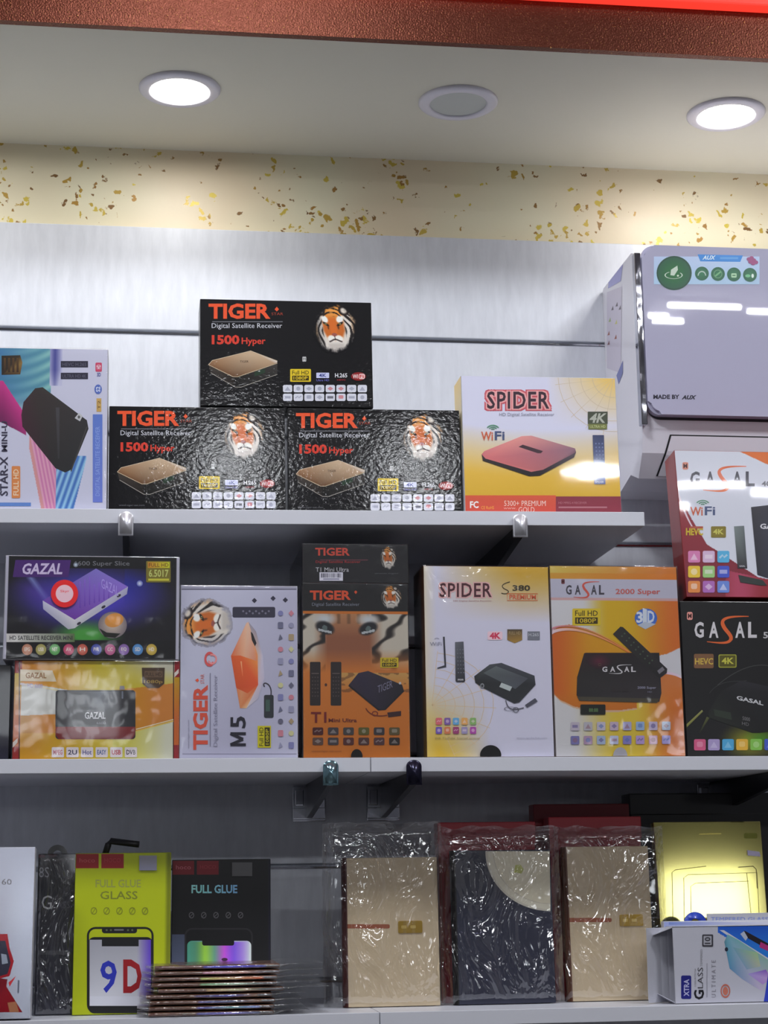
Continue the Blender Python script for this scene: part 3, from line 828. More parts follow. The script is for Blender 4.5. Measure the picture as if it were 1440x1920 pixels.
# yellow carton, flat at the left end
r = place('receiver_carton', 'yellow and orange carton with a dark receiver, under the purple carton', 'box', (22, 1424), (336, 1424), (24, 1238), YB2, .07, f2, 'brown_card', 0)
cv = front(r, 'print', 1.05); ycart = r
def yel(u, v):
    x, y = 22+314*u, 1238+186*v
    if x < 36: return mix((196, 168, 20), (190, 96, 40), (y-1262)/90) if 1262 < y < 1400 else (150, 36, 34)
    if x > 325: return mix((196, 150, 20), (206, 104, 44), (y-1270)/80) if 1270 < y < 1398 else (150, 30, 40)
    c = mix((216, 140, 20), (206, 186, 40), min(1, (x-60)/120)); 
    if x > 190: c = mix(c, (206, 202, 180), (x-190)/90*max(0, 1-(y-1238)/60))
    # left white swoosh
    t = 1281+.12*(x-38)+.0004*(x-38)**2; b = 1342-.04*(x-36)
    if t < y < b: c = (206, 206, 200) if x < 140 else mix((206, 206, 200), (206, 190, 60), (x-140)/40)
    elif b <= y and x < 200: c = mix((206, 132, 22), (190, 130, 20), .5+.5*math.sin(x*.05))
    # right orange swoosh
    t = 1292-.10*(x-230)-.0002*(x-230)**2; b = 1372-.24*(x-250)
    if x > 210 and t < y < b: c = mix((206, 140, 24), (206, 130, 56), (x-230)/70)
    elif x > 210 and b <= y: c = mix((214, 206, 90), (214, 214, 190), (x-240)/70)
    elif y > 1375: c = mix((206, 148, 24), (216, 196, 50), (x-60)/150)
    return c
cv.field(yel, 300, 180)
cv.stroke([(36.5, 1238), (36, 1424)], 2.2, (66, 30, 20)); cv.stroke([(325.5, 1238), (325, 1424)], 2.0, (66, 30, 20))
cv.poly([(23, 1392), (33, 1384), (33, 1392), (23, 1402)], (226, 214, 206)); cv.poly([(327, 1262), (335, 1254), (335, 1262), (327, 1270)], (226, 214, 206))
cv.stroke([(255, 1371), (325, 1352)], 2.2, (226, 196, 90)); cv.stroke([(255, 1367.5), (325, 1349)], 1.6, (236, 226, 190))
cv.poly([(38, 1255), (98, 1257), (106, 1278), (38, 1277)], (222, 206, 176)); cv.stroke([(38, 1282), (108, 1294)], 3.5, (216, 206, 216), (226, 214, 150), 2)
cv.text('GAZAL', 48, 1261, 87, 1272, (150, 100, 40), .02); cv.text('HD 6600', 52, 1281, 80, 1289, (170, 160, 200), .01, slope=.06)
cv.rrect(104, 1294, 254, 1386, 6, (44, 44, 48))
cv.field(lambda u, v: mix((46, 46, 50), (92, 98, 112), max(0, 1-abs(u-.55)*3.5)*max(0, 1-v*1.4)) if v < .76 else mix((128, 34, 34), (110, 26, 30), (v-.76)*4), 20, 20, (108, 1297, 251, 1383))
cv.poly([(104, 1363), (254, 1363), (253, 1378), (247, 1386), (110, 1386), (104, 1378)], None, [(130, 34, 34)]*2+[(120, 28, 32)]*4)
cv.poly([(224, 1293), (225, 1286), (233, 1286), (234, 1293)], (150, 146, 150)); cv.rect(228, 1296, 231, 1310, (110, 116, 130))
cv.text('GAZAL', 159, 1335, 198, 1348, (226, 226, 230), .02); cv.text('6600', 181, 1353, 198, 1358, (140, 140, 150))
cv.poly([(266, 1252), (309, 1252), (308, 1282), (298, 1290), (277, 1290), (267, 1282)], (78, 58, 42)); cv.rect(271, 1258, 305, 1270, (108, 84, 64)); cv.text('FULL HD', 273, 1261, 303, 1268, (60, 44, 34), .01); cv.text('1080p', 270, 1275, 305, 1283, (170, 140, 70), .01)
for k, s in enumerate(('MPEG', '2U', 'Hot', 'EASY', 'USB', 'DVB')):
    x = 97+k*27.4; cv.rrect(x, 1401, x+23, 1420, 2, (226, 216, 220)); cv.text(s, x+3, 1406, x+20, 1415, [(196, 100, 120), (60, 60, 90), (90, 90, 150), (60, 90, 150), (190, 60, 70), (50, 30, 50)][k], .02)
cv.done(); shrink(r, 4); finish(r)
# purple carton on the yellow one
r = place('receiver_carton', 'black and purple carton with a round red sticker, stacked on the yellow carton', 'box', (5, 1236), (335, 1236), (5, 1041), YB2-.004, .075, stack_top(ycart)+.0006, 'white_card', 0)
cv = front(r, 'print', 1.2)
def pur(u, v):
    x, y = 5+330*u, 1041+195*v
    if x < 10 or x > 329.5: return (176, 174, 190)
    c = (18, 17, 20)
    if 1064 < y < 1200:
        a = max(0, 1-math.hypot((x-165)/170, (y-1120)/75))
        c = mix((22, 20, 26), (70, 60, 176), a*1.5)
        if x < 150: c = mix(c, (92, 60, 170), max(0, 1-abs(y-1110-.5*(x-60))/40)*.5*min(1, a*3))
        g = max(0, 1-math.hypot((x-160)/75, (y-1190)/32)); c = mix(c, (70, 150, 60), g*1.4)
        if x > 230: c = mix(c, (32, 40, 150), max(0, 1-abs(y-1095)/40)*.7*max(0, 1-(x-230)/85))
        b = abs((x-52)-(y-1082)*.75); c = mix(c, (150, 170, 226), max(0, 1-b/10)*.7*max(0, 1-(y-1082)/60)) if y > 1082 else c
    return c
cv.field(pur, 200, 120)
cv.poly([(29, 1050), (133, 1050), (128, 1082), (24, 1082)], (72, 36, 110)); cv.text('GAZAL', 42, 1056, 117, 1077, (206, 190, 222), .03, .22)
cv.text('6600 Super Slice', 138, 1052, 243, 1063, (110, 110, 116), .01)
cv.poly([(80, 1126), (180, 1066), (240, 1100), (140, 1162)], None, [(110, 70, 170), (128, 116, 196), (140, 110, 206), (110, 56, 160)])
for k in range(7): cv.stroke([(150+k*9, 1090+k*2-(k % 3)*6), (150+k*9, 1140-k*3)], 2, (140, 100, 206), (100, 60, 170), hold=k > 0)
cv.poly([(80, 1126), (140, 1162), (140, 1178), (128, 1180), (81, 1142)], None, [(196, 196, 216), (214, 210, 216), (190, 190, 196), (176, 176, 190), (170, 168, 196)])
cv.poly([(140, 1162), (240, 1100), (238, 1114), (148, 1172), (140, 1178)], None, [(210, 206, 214), (176, 174, 200), (160, 158, 186), (196, 194, 204), (190, 190, 196)])
for x, y in ((148, 1169), (194, 1138), (223, 1117)): cv.ell(x, y, 4.5, 2.4, (50, 46, 60), 10, rot=-32)
cv.text('GAZAL', 190, 1084, 222, 1102, (176, 156, 226), slope=.5)
cv.ell(262, 1094, 6, 6, (214, 222, 246), c2=(60, 70, 170)); cv.ell(142, 1059, 5, 5, (206, 220, 236), c2=(40, 40, 60))
cv.ell(211, 1172, 27, 25, (206, 186, 170), c2=(120, 110, 116)); cv.ell(214, 1163, 18, 13, (226, 150, 40), c2=(206, 140, 70), rot=-15); cv.poly([(186, 1178), (200, 1186), (226, 1188), (216, 1196), (196, 1194)], (34, 34, 30))
cv.rrect(274, 1052, 320, 1092, 2, (120, 110, 40)); cv.rect(277, 1054, 318, 1065, (196, 130, 40), c2=(196, 200, 40), vert=False); cv.text('FULL HD', 279, 1056, 316, 1063, (110, 60, 20), .01); cv.text('6.5017', 279, 1068, 316, 1082, (190, 196, 110), .02); cv.rect(278, 1085, 317, 1089, (196, 190, 60))
cv.rect(12, 1188, 140, 1204, (206, 202, 200), c2=(90, 110, 70), vert=False); cv.text('HD SATELLITE RECEIVER MINI', 18, 1192, 136, 1200, (50, 46, 50), .02)
pal = [(206, 140, 110), (176, 166, 90), (96, 176, 90), (206, 70, 110), (206, 90, 70), (70, 80, 176), (206, 100, 150), (140, 100, 176), (76, 140, 206), (206, 172, 60)]
for k, s in enumerate(('EPG', 'USB', 'NET', 'AV', 'H', 'PVR', 'CC', 'EQ', 'SD', 'HD')):
    x = 51+k*25.9; cv.ell(x, 1218, 10, 10.5, mix(pal[k], (255, 255, 255), .25), 20, c2=mix(pal[k], (0, 0, 0), .12), hold=k > 0)
for k, s in enumerate(('EPG', 'USB', 'NET', 'AV', 'H', 'PVR', 'CC', 'EQ', 'SD', 'HD')):
    x = 51+k*25.9; cv.text(s, x-5, 1214, x+5, 1221, (240, 226, 216), .01)
cv.done()
st = Canvas(r, 'price_sticker', (Vector((-r['w']/2, -r['d']/2-.0022, 0)), Vector((1, 0, 0)), Vector((0, 0, 1)), r['w'], r['h']), M['print_satin'], 1.55)
st.ell(121, 1113, 25.5, 26, (206, 30, 34), 36); st.ell(121, 1113, 16.5, 16.5, (226, 176, 186), 30); st.text('Skyr', 113, 1106, 130, 1112, (206, 60, 70), .01)
o = st.done(); o['label'] = 'round red and pink sticker'; shrink(r, 6); finish(r)
# dark carton at the far left edge
r = place('receiver_carton', 'black carton mostly cut off at the left edge, beside the yellow carton', 'box', (-190, 1425), (16, 1425), (-190, 1246), YB2+.006, .07, f2, 'dark_card', 0)
cv = front(r, 'print', 1.4); cv.field(lambda u, v: mix((14, 13, 16), (24, 22, 40), v), 4, 6); cv.done(); finish(r)

# white carton standing on end
r = place('receiver_carton', 'white carton on its side with tiger face and orange receiver', 'box', (336, 1420), (559, 1420), (338, 1098), YB2, .06, f2, 'white_card', .5)
cv = front(r, 'print', 1.25)
cv.field(lambda u, v: mix((172, 170, 192), (186, 186, 206), .5+.5*math.sin(u*4+v*3)), 10, 12)
cv.rect(340, 1099, 556, 1103, (150, 148, 166)); cv.rect(340, 1103.5, 556, 1106, (96, 94, 112)); cv.rect(342, 1413, 556, 1414.5, (130, 128, 150))
tiger(cv, 387, 1168, 42, 44, (150, 148, 164), -90, 46, 4)
cv.rrect(436, 1138, 516, 1158, 3, (52, 50, 66))
for k in range(9): cv.ell(456+k*6, 1148+(k % 2)*4-2, 2, 2, (110, 108, 126), 8, hold=k > 0)
for x, y, s in ((477, 1126, 5), (512, 1122, 5), (535, 1125, 5)): cv.poly([(x-s, y), (x, y-s), (x+s, y), (x, y+s)], (50, 48, 66))
cv.poly([(433, 1230), (462, 1168), (466, 1166), (483, 1228), (484, 1284), (462, 1328), (450, 1328)], None, [(206, 96, 50), (226, 180, 150), (222, 184, 160), (222, 140, 80), (206, 96, 50), (222, 184, 140), (206, 130, 80)])
cv.poly([(433, 1230), (450, 1229), (483, 1240), (484, 1284), (464, 1300), (443, 1290)], None, [(206, 88, 40), (216, 96, 46), (226, 140, 70), (214, 84, 46), (206, 90, 46), (196, 78, 36)])
cv.stroke([(452, 1240), (455, 1268)], 2.4, (240, 170, 120), (222, 110, 60), .8)
cv.poly([(466, 1166), (480, 1184), (493, 1230), (496, 1270), (484, 1310), (462, 1328), (484, 1284), (483, 1228)], None, [(150, 144, 160), (150, 140, 150), (190, 186, 206), (186, 180, 200), (176, 172, 190), (200, 190, 196), (196, 180, 190), (206, 176, 160)])
cv.poly([(470, 1184), (474, 1188), (481, 1206), (478, 1212), (472, 1200)], (40, 36, 40))
cv.curve((496, 1288), (488, 1276), (512, 1278), (508, 1304), 2.2, (56, 50, 60)); cv.rrect(495, 1303, 513, 1346, 3, (44, 48, 52)); cv.rect(498, 1312, 506, 1334, (60, 84, 76))
cv.text('TIGER', 362, 1284, 390, 1406, (206, 80, 60), .035, rot=90); cv.poly([(366, 1275), (371, 1272), (373, 1276), (370, 1279)], ORG); cv.text('STAR', 376, 1264, 383, 1282, (206, 110, 100), rot=90)
cv.rect(393.5, 1262, 395, 1400, (120, 118, 140)); cv.text('Digital Satellite Receiver', 400, 1266, 410, 1400, (136, 134, 156), rot=90)
cv.text('www.tiger-sat.com', 352, 1350, 356, 1404, (140, 138, 160), rot=90)
cv.ring(393, 1236, 10, 14, 4, (206, 84, 84), 40, 330, 20); cv.ring(398, 1236, 9, 10, 3, (226, 140, 140), 200, 480, 20)
MM = lambda a, b: (461-29*b, 1399-26*a)
for q in (((.1, 0), (.1, 1)), ((.9, 0), (.9, 1)), ((.1, 1), (.5, .18)), ((.5, .18), (.9, 1))): cv.stroke([MM(*q[0]), MM(*q[1])], 5.4, (34, 32, 44))
cv.text('5', 432, 1343, 461, 1365, (34, 32, 44), .02, rot=90)
cv.rect(483, 1361, 508, 1402, (190, 180, 20)); cv.text('Full HD', 486, 1364, 494, 1399, (60, 56, 10), .01, rot=90); cv.rect(496, 1364, 506, 1399, (52, 46, 10)); cv.text('1080P', 498, 1367, 504, 1396, (190, 180, 20), .01, rot=90)
rr = random.Random(3)
for k in range(12):
    for j, x in enumerate((526, 546)):
        y = 1150+k*22.5; c = mix((180, 178, 200), (0, 0, 0), 0); c = [(90, 92, 150), (150, 120, 60), (196, 90, 100), (60, 62, 90), (200, 196, 110), (120, 120, 150), (50, 50, 70)][(k*3+j*2) % 7]
        c = mix(c, (180, 178, 200), .35); t = (k*5+j*3+k//3) % 4; H = dict(hold=k+j > 0)
        if t == 0: cv.ell(x, y, 5, 5, c, 12, **H); 
        elif t == 1: cv.rrect(x-5, y-6, x+5, y+6, 2, c, **H)
        elif t == 2: cv.poly([(x-4, y+6), (x-1, y-6), (x+4, y+2)], c, None, **H)
        else: cv.poly([(x-5, y), (x, y-6), (x+5, y), (x, y+6)], c, None, **H)
cv.done(); shrink(r, 8); finish(r)

# orange and black carton with tiger eyes, and its twin lying on it
def t1_head(cv, x0, y0, x1, y1, sub=True):
    w, h = x1-x0, y1-y0
    cv.rect(x0, y0, x1, y1, (20, 19, 22))
r = place('receiver_carton', 'orange and black carton with close-up tiger eyes, upright on the middle shelf', 'box', (568, 1420), (770, 1420), (566, 1093), YB2, .05, f2, 'dark_card', .3)
cv = front(r, 'print', .88); t1 = r
def eyes(u, v):
    x, y = 566+204*u, 1093+327*v
    if y < 1147: return (22, 21, 24)
    if y < 1151: return (206, 116, 40)
    c = mix((214, 124, 50), (206, 116, 34), (y-1260)/150)
    if y < 1262:
        X, Y = (x-650)/80, (y-1196)/56
        f = (150, 106, 76)                                   # nose bridge
        ax = abs(X-.05)
        c2 = mix((150, 92, 64), (206, 150, 100), max(0, -Y)*.9)
        c2 = mix(c2, (206, 196, 180), max(0, min(1, (ax-.5)*3)))
        s = math.sin(8*X+5*Y+4*noise.noise(Vector((X*2, Y*2.4, 3))))
        if ax > .55: c2 = mix(c2, (40, 34, 32), max(0, (s-.35)*1.7))
        if Y < -.45 and ax < .5: c2 = mix(c2, (80, 60, 40), max(0, math.sin(X*26)*.5))
        for ex, ey, tl in ((609, 1178, .35), (692, 1179, -.35)):
            dx, dy = x-ex, y-ey; dy -= tl*dx*.6
            e = math.hypot(dx/19, dy/13)
            b = math.hypot((x-ex)/26, (y-(ey-17))/15)
            if b < 1: c2 = mix((206, 212, 216), c2, b*b)
            if e < 1.1: c2 = mix((34, 34, 40), c2, max(0, e-.75)*3)
            if abs(dy-6) < 2.2 and abs(dx) < 13: c2 = (190, 196, 200)
            if math.hypot(dx, dy) < 5: c2 = (96, 110, 110)
        c = mix(c2, c, max(0, (y-1218)/44))
    elif y < 1300 and x > 640:
        c = mix((206, 160, 90), c, (y-1262)/38)
        if noise.noise(Vector((x*.06, y*.12, 1))) > .2: c = mix(c, (110, 70, 40), .6)
    return c
cv.field(eyes, 170, 260)
cv.text('TIGER', 581, 1107, 658, 1125, ORG, .035); cv.poly([(664, 1110), (667, 1107), (670, 1110), (667, 1114)], ORG); cv.text('Digital Satellite Receiver', 585, 1130, 674, 1138, (130, 134, 150))
tiger(cv, 733, 1120, 19, 21, (22, 21, 24), 0, 30, 6)
for x in (581, 620):
    cv.rrect(x, 1241, x+20, 1323, 2, (46, 38, 38)); cv.rect(x+3, 1262, x+17, 1263.5, (110, 96, 92))
    for j in range(6):
        for i in range(3): cv.ell(x+5+i*5, 1270+j*7, 1.4, 1.4, (84, 70, 70), 6, hold=i+j > 0)
cv.ell(611, 1284, 2.5, 3, (80, 50, 40), 8)
cv.poly([(654, 1284), (672, 1262), (690, 1258), (754, 1284), (757, 1294), (722, 1329), (710, 1330)], None, [(52, 40, 58), (50, 42, 66), (54, 46, 64), (36, 34, 44), (30, 28, 36), (30, 28, 40), (40, 34, 52)])
cv.stroke([(654, 1285), (710, 1331), (722, 1330), (757, 1295)], 3, (26, 24, 30)); cv.text('TIGER', 708, 1286, 736, 1300, (130, 126, 150), slope=-.4)
cv.ell(750, 1281, 2.5, 2.5, (206, 200, 200), 8)
cv.curve((686, 1328), (690, 1336), (700, 1346), (726, 1341), 2, (120, 50, 30)); cv.ring(703, 1338, 6, 5, 2, (130, 50, 34)); cv.poly([(726, 1336), (752, 1333), (752, 1342), (728, 1345)], (60, 30, 34))
fullhd(cv, 713, 1233, 747, 1252)
cv.text('T1', 583, 1335, 612, 1355, (120, 30, 30), .02); cv.text('Mini Ultra', 616, 1347, 669, 1354, (110, 40, 36), .02)
icons(cv, 586, 1364, 28.7, 19, 6, 2, 20, 14, 2.5, (70, 50, 46), lambda i, j: (186, 180, 176), 9, pal=[(78, 30, 30), (70, 62, 66), (70, 66, 66), (96, 92, 40), (60, 56, 60), (96, 84, 50), (96, 70, 60), (70, 62, 66), (86, 42, 40), (80, 52, 50), (84, 54, 56), (46, 38, 36)])
cv.text('www.tiger-sat.com', 584, 1407, 640, 1411, (150, 84, 40)); cv.done()
nb = Canvas(r, 'thumb_notch', (Vector((-r['w']/2, -r['d']/2-.0032, 0)), Vector((1, 0, 0)), Vector((0, 0, 1)), r['w'], r['h']), M['print_satin'], 1)
nb.ell(669, 1418.5, 11, 14, (8, 7, 8), 24); o = nb.done(); o['label'] = 'black half-round notch'
shrink(r, 10); finish(r)
r = place('receiver_carton', 'black carton lying flat on the orange tiger-eye carton, its end facing out', 'box', (567, 1092), (766, 1092), (571, 1019), YB2+.002, .20, stack_top(t1)+.0006, 'dark_card', 0)
cv = front(r, 'print', 1.4)
cv.field(lambda u, v: (20, 19, 23), 2, 2)
cv.text('TIGER', 591, 1027, 656, 1042, (170, 60, 46), .03); cv.rect(600, 1049, 690, 1051, (80, 40, 50)); cv.text('Digital Satellite Receiver', 592, 1051, 676, 1057, (150, 36, 40))
cv.text('T1 Mini Ultra', 592, 1064, 654, 1072, (170, 168, 174)); tiger(cv, 728, 1046, 15, 20, (20, 19, 23), 0, 26, 8, .8); cv.text('www.tiger', 702, 1074, 748, 1077, (80, 78, 84))
cv.done()
st = Canvas(r, 'barcode_sticker', (Vector((-r['w']/2, -r['d']/2-.001, 0)), Vector((1, 0, 0)), Vector((0, 0, 1)), r['w'], r['h']), M['print_satin'], 1.4)
st.rect(599, 1073, 643, 1089, (190, 188, 200)); rr = random.Random(5); x = 602
while x < 639:
    q = rr.choice((.8, 1.2, 2)); st.rect(x, 1075, x+q, 1083, (60, 58, 76), hold=x > 602); x += q+rr.choice((.8, 1.2, 1.8))
st.rect(606, 1084.5, 636, 1087, (130, 128, 150)); o = st.done(); o['label'] = 'white barcode sticker'; shrink(r, 12); finish(r)
# white and gold carton
def gasal(cv, x0, y0, x1, y1, c, sc=(214, 84, 50), dot=(196, 120, 110)):
    """wordmark with the large swash S; box spans G to L, cap height y0..y1"""
    w, h = x1-x0, y1-y0
    cv.text('G', x0, y0, x0+w*.15, y1, c, .03); cv.text('A', x0+w*.235, y0, x0+w*.385, y1, c, .03)
    cv.text('A', x0+w*.655, y0, x0+w*.805, y1, c, .03); cv.text('L', x0+w*.86, y0, x1, y1, c, .03)
    X = lambda a: x0+w*a
    cv.curve((X(.87), y0-h*.34), (X(.60), y0-h*.36), (X(.40), y0-h*.30), (X(.46), y0+h*.22), h*.05, sc, w2=h*.24)
    cv.curve((X(.46), y0+h*.20), (X(.48), y0+h*.52), (X(.62), y0+h*.85), (X(.58), y1+h*.12), h*.24, sc, w2=h*.22)
    cv.curve((X(.58), y1+h*.10), (X(.55), y1+h*.42), (X(.36), y1+h*.30), (X(.20), y1+h*.24), h*.20, sc, w2=h*.04)
    cv.rrect(X(-.12), y0-h*.62, X(-.03), y0-h*.12, h*.1, dot); cv.text('M', X(-.105), y0-h*.52, X(-.045), y0-h*.22, (60, 20, 20), .03)
r = place('receiver_carton', 'white and gold carton with antenna, remote and black receiver', 'box', (800, 1417), (1040, 1417), (791, 1061), YB2, .085, f2, 'brown_card', .4)
cv = front(r, 'print', 1.28)
def s380(u, v):
    x, y = 791+240*u+9*v, 1061+355*v
    c = (196, 194, 212)
    t = max(0, min(1, (u*1.5-.15)))*max(0, 1-v/.30)*1.15; c = mix(c, (190, 150, 50), t)
    t = max(0, 1-u/.5)*max(0, (v-.62)/.36); c = mix(c, (206, 170, 50), min(1, t*1.3))
    c = mix(c, (214, 196, 140), max(0, 1-u/.1)*.5)
    return c
cv.field(s380, 40, 60)
ox, oy = 790, 1322                                       # web artwork
for k in range(8):
    a = math.radians(-85+k*22); cv.stroke([(ox+20, oy), (ox+20+120*math.cos(a), oy+102*math.sin(a))], .9, (206, 180, 140), hold=k > 0)
for q in (26, 44, 62, 80, 98, 116): cv.ring(ox+20, oy, q, q*.85, .9, (206, 180, 140), -70, 85, 12)
[cv.text('SPIDER', 824+dx, 1093+dy, 922+dx, 1120+dy, (206, 160, 160), .016, spacing=1.1) for dx in (-2, 2) for dy in (-2, 2)]; cv.text('SPIDER', 824, 1093, 922, 1120, (66, 28, 36), .016, spacing=1.1)
cv.text('HD Digital Satellite Receiver', 850, 1125, 922, 1129, (170, 130, 130)); cv.curve((956, 1091), (936, 1096), (940, 1102), (950, 1106), 1.6, (60, 50, 30)); cv.curve((950, 1106), (958, 1110), (950, 1116), (940, 1112), 1.6, (60, 50, 30))
cv.text('380', 961, 1097, 994, 1108, (56, 48, 30), .03)
cv.stroke([(951, 1113), (1008, 1113), (1008, 1126), (951, 1126), (951, 1113)], 1.2, (200, 110, 60)); cv.text('PREMIUM', 955, 1115, 1005, 1124, (196, 90, 60), .02)
cv.rrect(914, 1184, 942, 1200, 3, (222, 190, 200)); cv.text('4K', 918, 1186, 939, 1198, (196, 50, 80), .05)
cv.poly([(951, 1180), (979, 1180), (979, 1200), (965, 1206), (951, 1200)], None, [(70, 60, 46), (80, 66, 50), (150, 116, 50), (160, 124, 56), (140, 108, 50)]); cv.text('FULL HD', 954, 1184, 976, 1190, (150, 130, 90), .01)
cv.rect(989, 1184, 1012, 1200, (110, 112, 122)); cv.text('H.265', 991, 1187, 1010, 1193, (176, 178, 186), .01)
cv.stroke([(832, 1194), (835, 1251)], 3.2, (46, 46, 54)); cv.stroke([(835, 1249), (820, 1253)], 4, (54, 54, 62), w2=2); cv.text('WiFi', 806, 1204, 828, 1211, (130, 130, 146))
cv.ring(819, 1201, 6, 5, 1, (130, 130, 146), 40, 140, 8)
cv.poly([(853, 1204), (869, 1203), (872, 1277), (870, 1279), (856, 1279), (854, 1277)], None, [(96, 98, 106), (80, 82, 90), (44, 44, 50), (44, 44, 50), (40, 40, 46), (50, 50, 56)]); cv.text('SPIDER', 858, 1273, 869, 1276, (206, 206, 210), .02)
for j in range(7):
    for i in range(3): cv.ell(857.5+i*5+j*.3, 1218+j*7.2, 1.2, 1.2, (104, 106, 114), 6, hold=i+j > 0)
cv.poly([(889, 1268), (918, 1246), (940, 1243), (1002, 1267), (1004, 1284), (974, 1317), (964, 1319), (906, 1290), (891, 1280)], None, [(44, 46, 48), (70, 74, 76), (66, 68, 76), (60, 62, 70), (40, 42, 46), (52, 54, 60), (40, 42, 46), (34, 36, 38), (34, 36, 38)])
cv.poly([(906, 1262), (930, 1249), (990, 1272), (966, 1292)], None, [(82, 88, 90), (92, 98, 100), (70, 72, 80), (76, 80, 88)]); cv.poly([(940, 1280), (960, 1288), (956, 1296), (936, 1288)], (176, 184, 184))
cv.ell(904, 1286, 4, 5, (120, 122, 126), 12); cv.ell(904, 1286, 1.8, 2.4, (40, 40, 44), 10)
cv.curve((948, 1313), (952, 1330), (958, 1334), (982, 1327), 1.8, (80, 80, 90)); cv.ring(956, 1329, 11, 4, 1.6, (100, 100, 110)); cv.ring(967, 1331, 6, 5, 1.6, (90, 90, 100)); cv.poly([(984, 1322), (1003, 1309), (1008, 1315), (988, 1327)], (74, 74, 86))
icons(cv, 817, 1346, 16, 17, 5, 2, 11.5, 13, 2, (0, 0, 0), lambda i, j: (226, 206, 214), 12, pal=[(206, 100, 110), (120, 90, 160), (96, 160, 206), (216, 160, 90), (130, 170, 100), (110, 86, 176), (206, 120, 80), (150, 60, 110), (150, 140, 180), (166, 70, 160)])
cv.text('Wifi  YouTube  Internet services', 815, 1382, 899, 1386, (150, 136, 90)); cv.text('www.spiderhd.com', 968, 1382, 1025, 1386, (150, 148, 166))
cv.done()
nb = Canvas(r, 'thumb_notch', (Vector((-r['w']/2, -r['d']/2-.0034, 0)), Vector((1, 0, 0)), Vector((0, 0, 1)), r['w'], r['h']), M['print_satin'], 1)
nb.ell(920, 1416, 20, 19, (9, 8, 9), 28); o = nb.done(); o['label'] = 'black half-round notch'
cs = side_left(r, 'print_satin', 2.6)
cs.field(lambda u, v: mix((60, 34, 20), (96, 72, 24), v) if u > .74 else ((60, 58, 60) if v > .12 else (60, 40, 32)) if not .33 < v < .57 else (30, 29, 31), 20, 60)
cs.done()
def fold(u, v):                                          # creases gathered at the upper left corner
    q = math.hypot(u*1.0, v*1.45)
    if q > .55: return 0
    a = math.atan2(v*1.45, u); return -.0030*(1-q/.55)*(abs(math.sin(a*3.6+.5))**5)*min(1, q*7)
shrink(r, 14, fold); finish(r)

# orange carton
r = place('receiver_carton', 'orange and yellow carton with silver wordmark band and black receiver', 'box', (1042, 1418), (1286, 1418), (1029, 1061), YB2, .07, f2, 'brown_card', .5)
cv = front(r, 'print', 1.08)
top1 = table([(1029, 1188), (1045, 1177), (1066, 1172), (1100, 1180), (1150, 1202), (1192, 1226)])
bot1 = table([(1036, 1298), (1050, 1312), (1075, 1324), (1110, 1331), (1160, 1331), (1240, 1320)])
gapt = table([(1190, 1240), (1216, 1233), (1250, 1226), (1275, 1214)])
gapb = table([(1190, 1262), (1240, 1262), (1260, 1264), (1282, 1272)])
def g2000(u, v):
    y = 1061+v*355; x = 1029+u*240+v*13
    if y < 1075: return mix((206, 180, 80), (206, 120, 50), u*1.1)
    if y < 1086: return mix((206, 150, 50), (214, 120, 40), u)
    if y < 1122: return (184, 182, 200)
    if y < 1127: return (200, 160, 160)
    base = mix((206, 204, 208), (206, 166, 24), sstep(.24, .46, u)); base = mix(base, (206, 106, 40), sstep(.55, 1.0, u))
    low = mix((206, 204, 206), (214, 186, 60), sstep(.12, .5, u)); low = mix(low, (206, 110, 36), sstep(.6, .95, u))
    if x < 1192 and top1(x) < y < bot1(x):
        c = mix((200, 96, 28), (206, 150, 20), sstep(1035, 1115, x)*.9); return mix(c, (196, 110, 30), sstep(1290, 1325, y))
    if y <= 1262 and not (x > 1190 and y > gapt(x)): return base
    if x > 1190 and gapt(x) < y < gapb(x): return (206, 204, 210)
    if x > 1215 and y < 1340: return mix((206, 120, 60), low, sstep(1270, 1345, y))
    if x < 1192 and y < bot1(x)+3: return (206, 170, 140)
    return low
cv.field(g2000, 200, 290)
cv.curve((1236, 1262), (1252, 1260), (1268, 1264), (1281, 1272), 5, (222, 190, 210), (226, 206, 220), 4)
gasal(cv, 1061, 1097, 1133, 1115, (66, 62, 72), (206, 84, 70), (120, 60, 70)); cv.text('2000 Super', 1154, 1104, 1238, 1117, (196, 96, 90), .02)
fullhd(cv, 1073, 1141, 1126, 1173)
cv.ell(1211, 1159, 21, 18, (90, 130, 206), c2=(60, 100, 190)); cv.poly([(1205, 1140), (1213, 1143), (1213, 1170), (1205, 1174)], (206, 214, 226)); cv.poly([(1195, 1172), (1209, 1166), (1230, 1170), (1210, 1180)], (180, 190, 206)); cv.text('3', 1193, 1147, 1205, 1168, (214, 220, 232), .03); cv.text('D', 1214, 1145, 1227, 1168, (206, 214, 230), .03)
cv.curve((1032, 1180), (1060, 1165), (1110, 1175), (1180, 1222), 3.2, (206, 130, 150), (226, 150, 70), 1.2); cv.curve((1032, 1187), (1060, 1172), (1110, 1180), (1180, 1224), 6, (226, 206, 220), (222, 120, 50), 2)
cv.poly([(1095, 1225), (1098, 1224), (1236, 1224), (1240, 1300), (1236, 1316), (1228, 1316), (1086, 1308), (1081, 1304), (1082, 1270)], None, [(44, 34, 34), (46, 26, 30), (28, 24, 28), (40, 38, 46), (52, 46, 50), (54, 50, 48), (40, 38, 40), (28, 28, 30), (40, 36, 36)])
cv.field(lambda u, v: mix((90, 28, 50), (34, 24, 28), math.hypot(u-.5, v-.4)*2.2) if math.hypot(u-.5, v-.4) < .45 else None, 14, 10, (1094, 1225, 1152, 1262))
cv.poly([(1082, 1306), (1236, 1310), (1232, 1318), (1086, 1314)], (70, 64, 50))
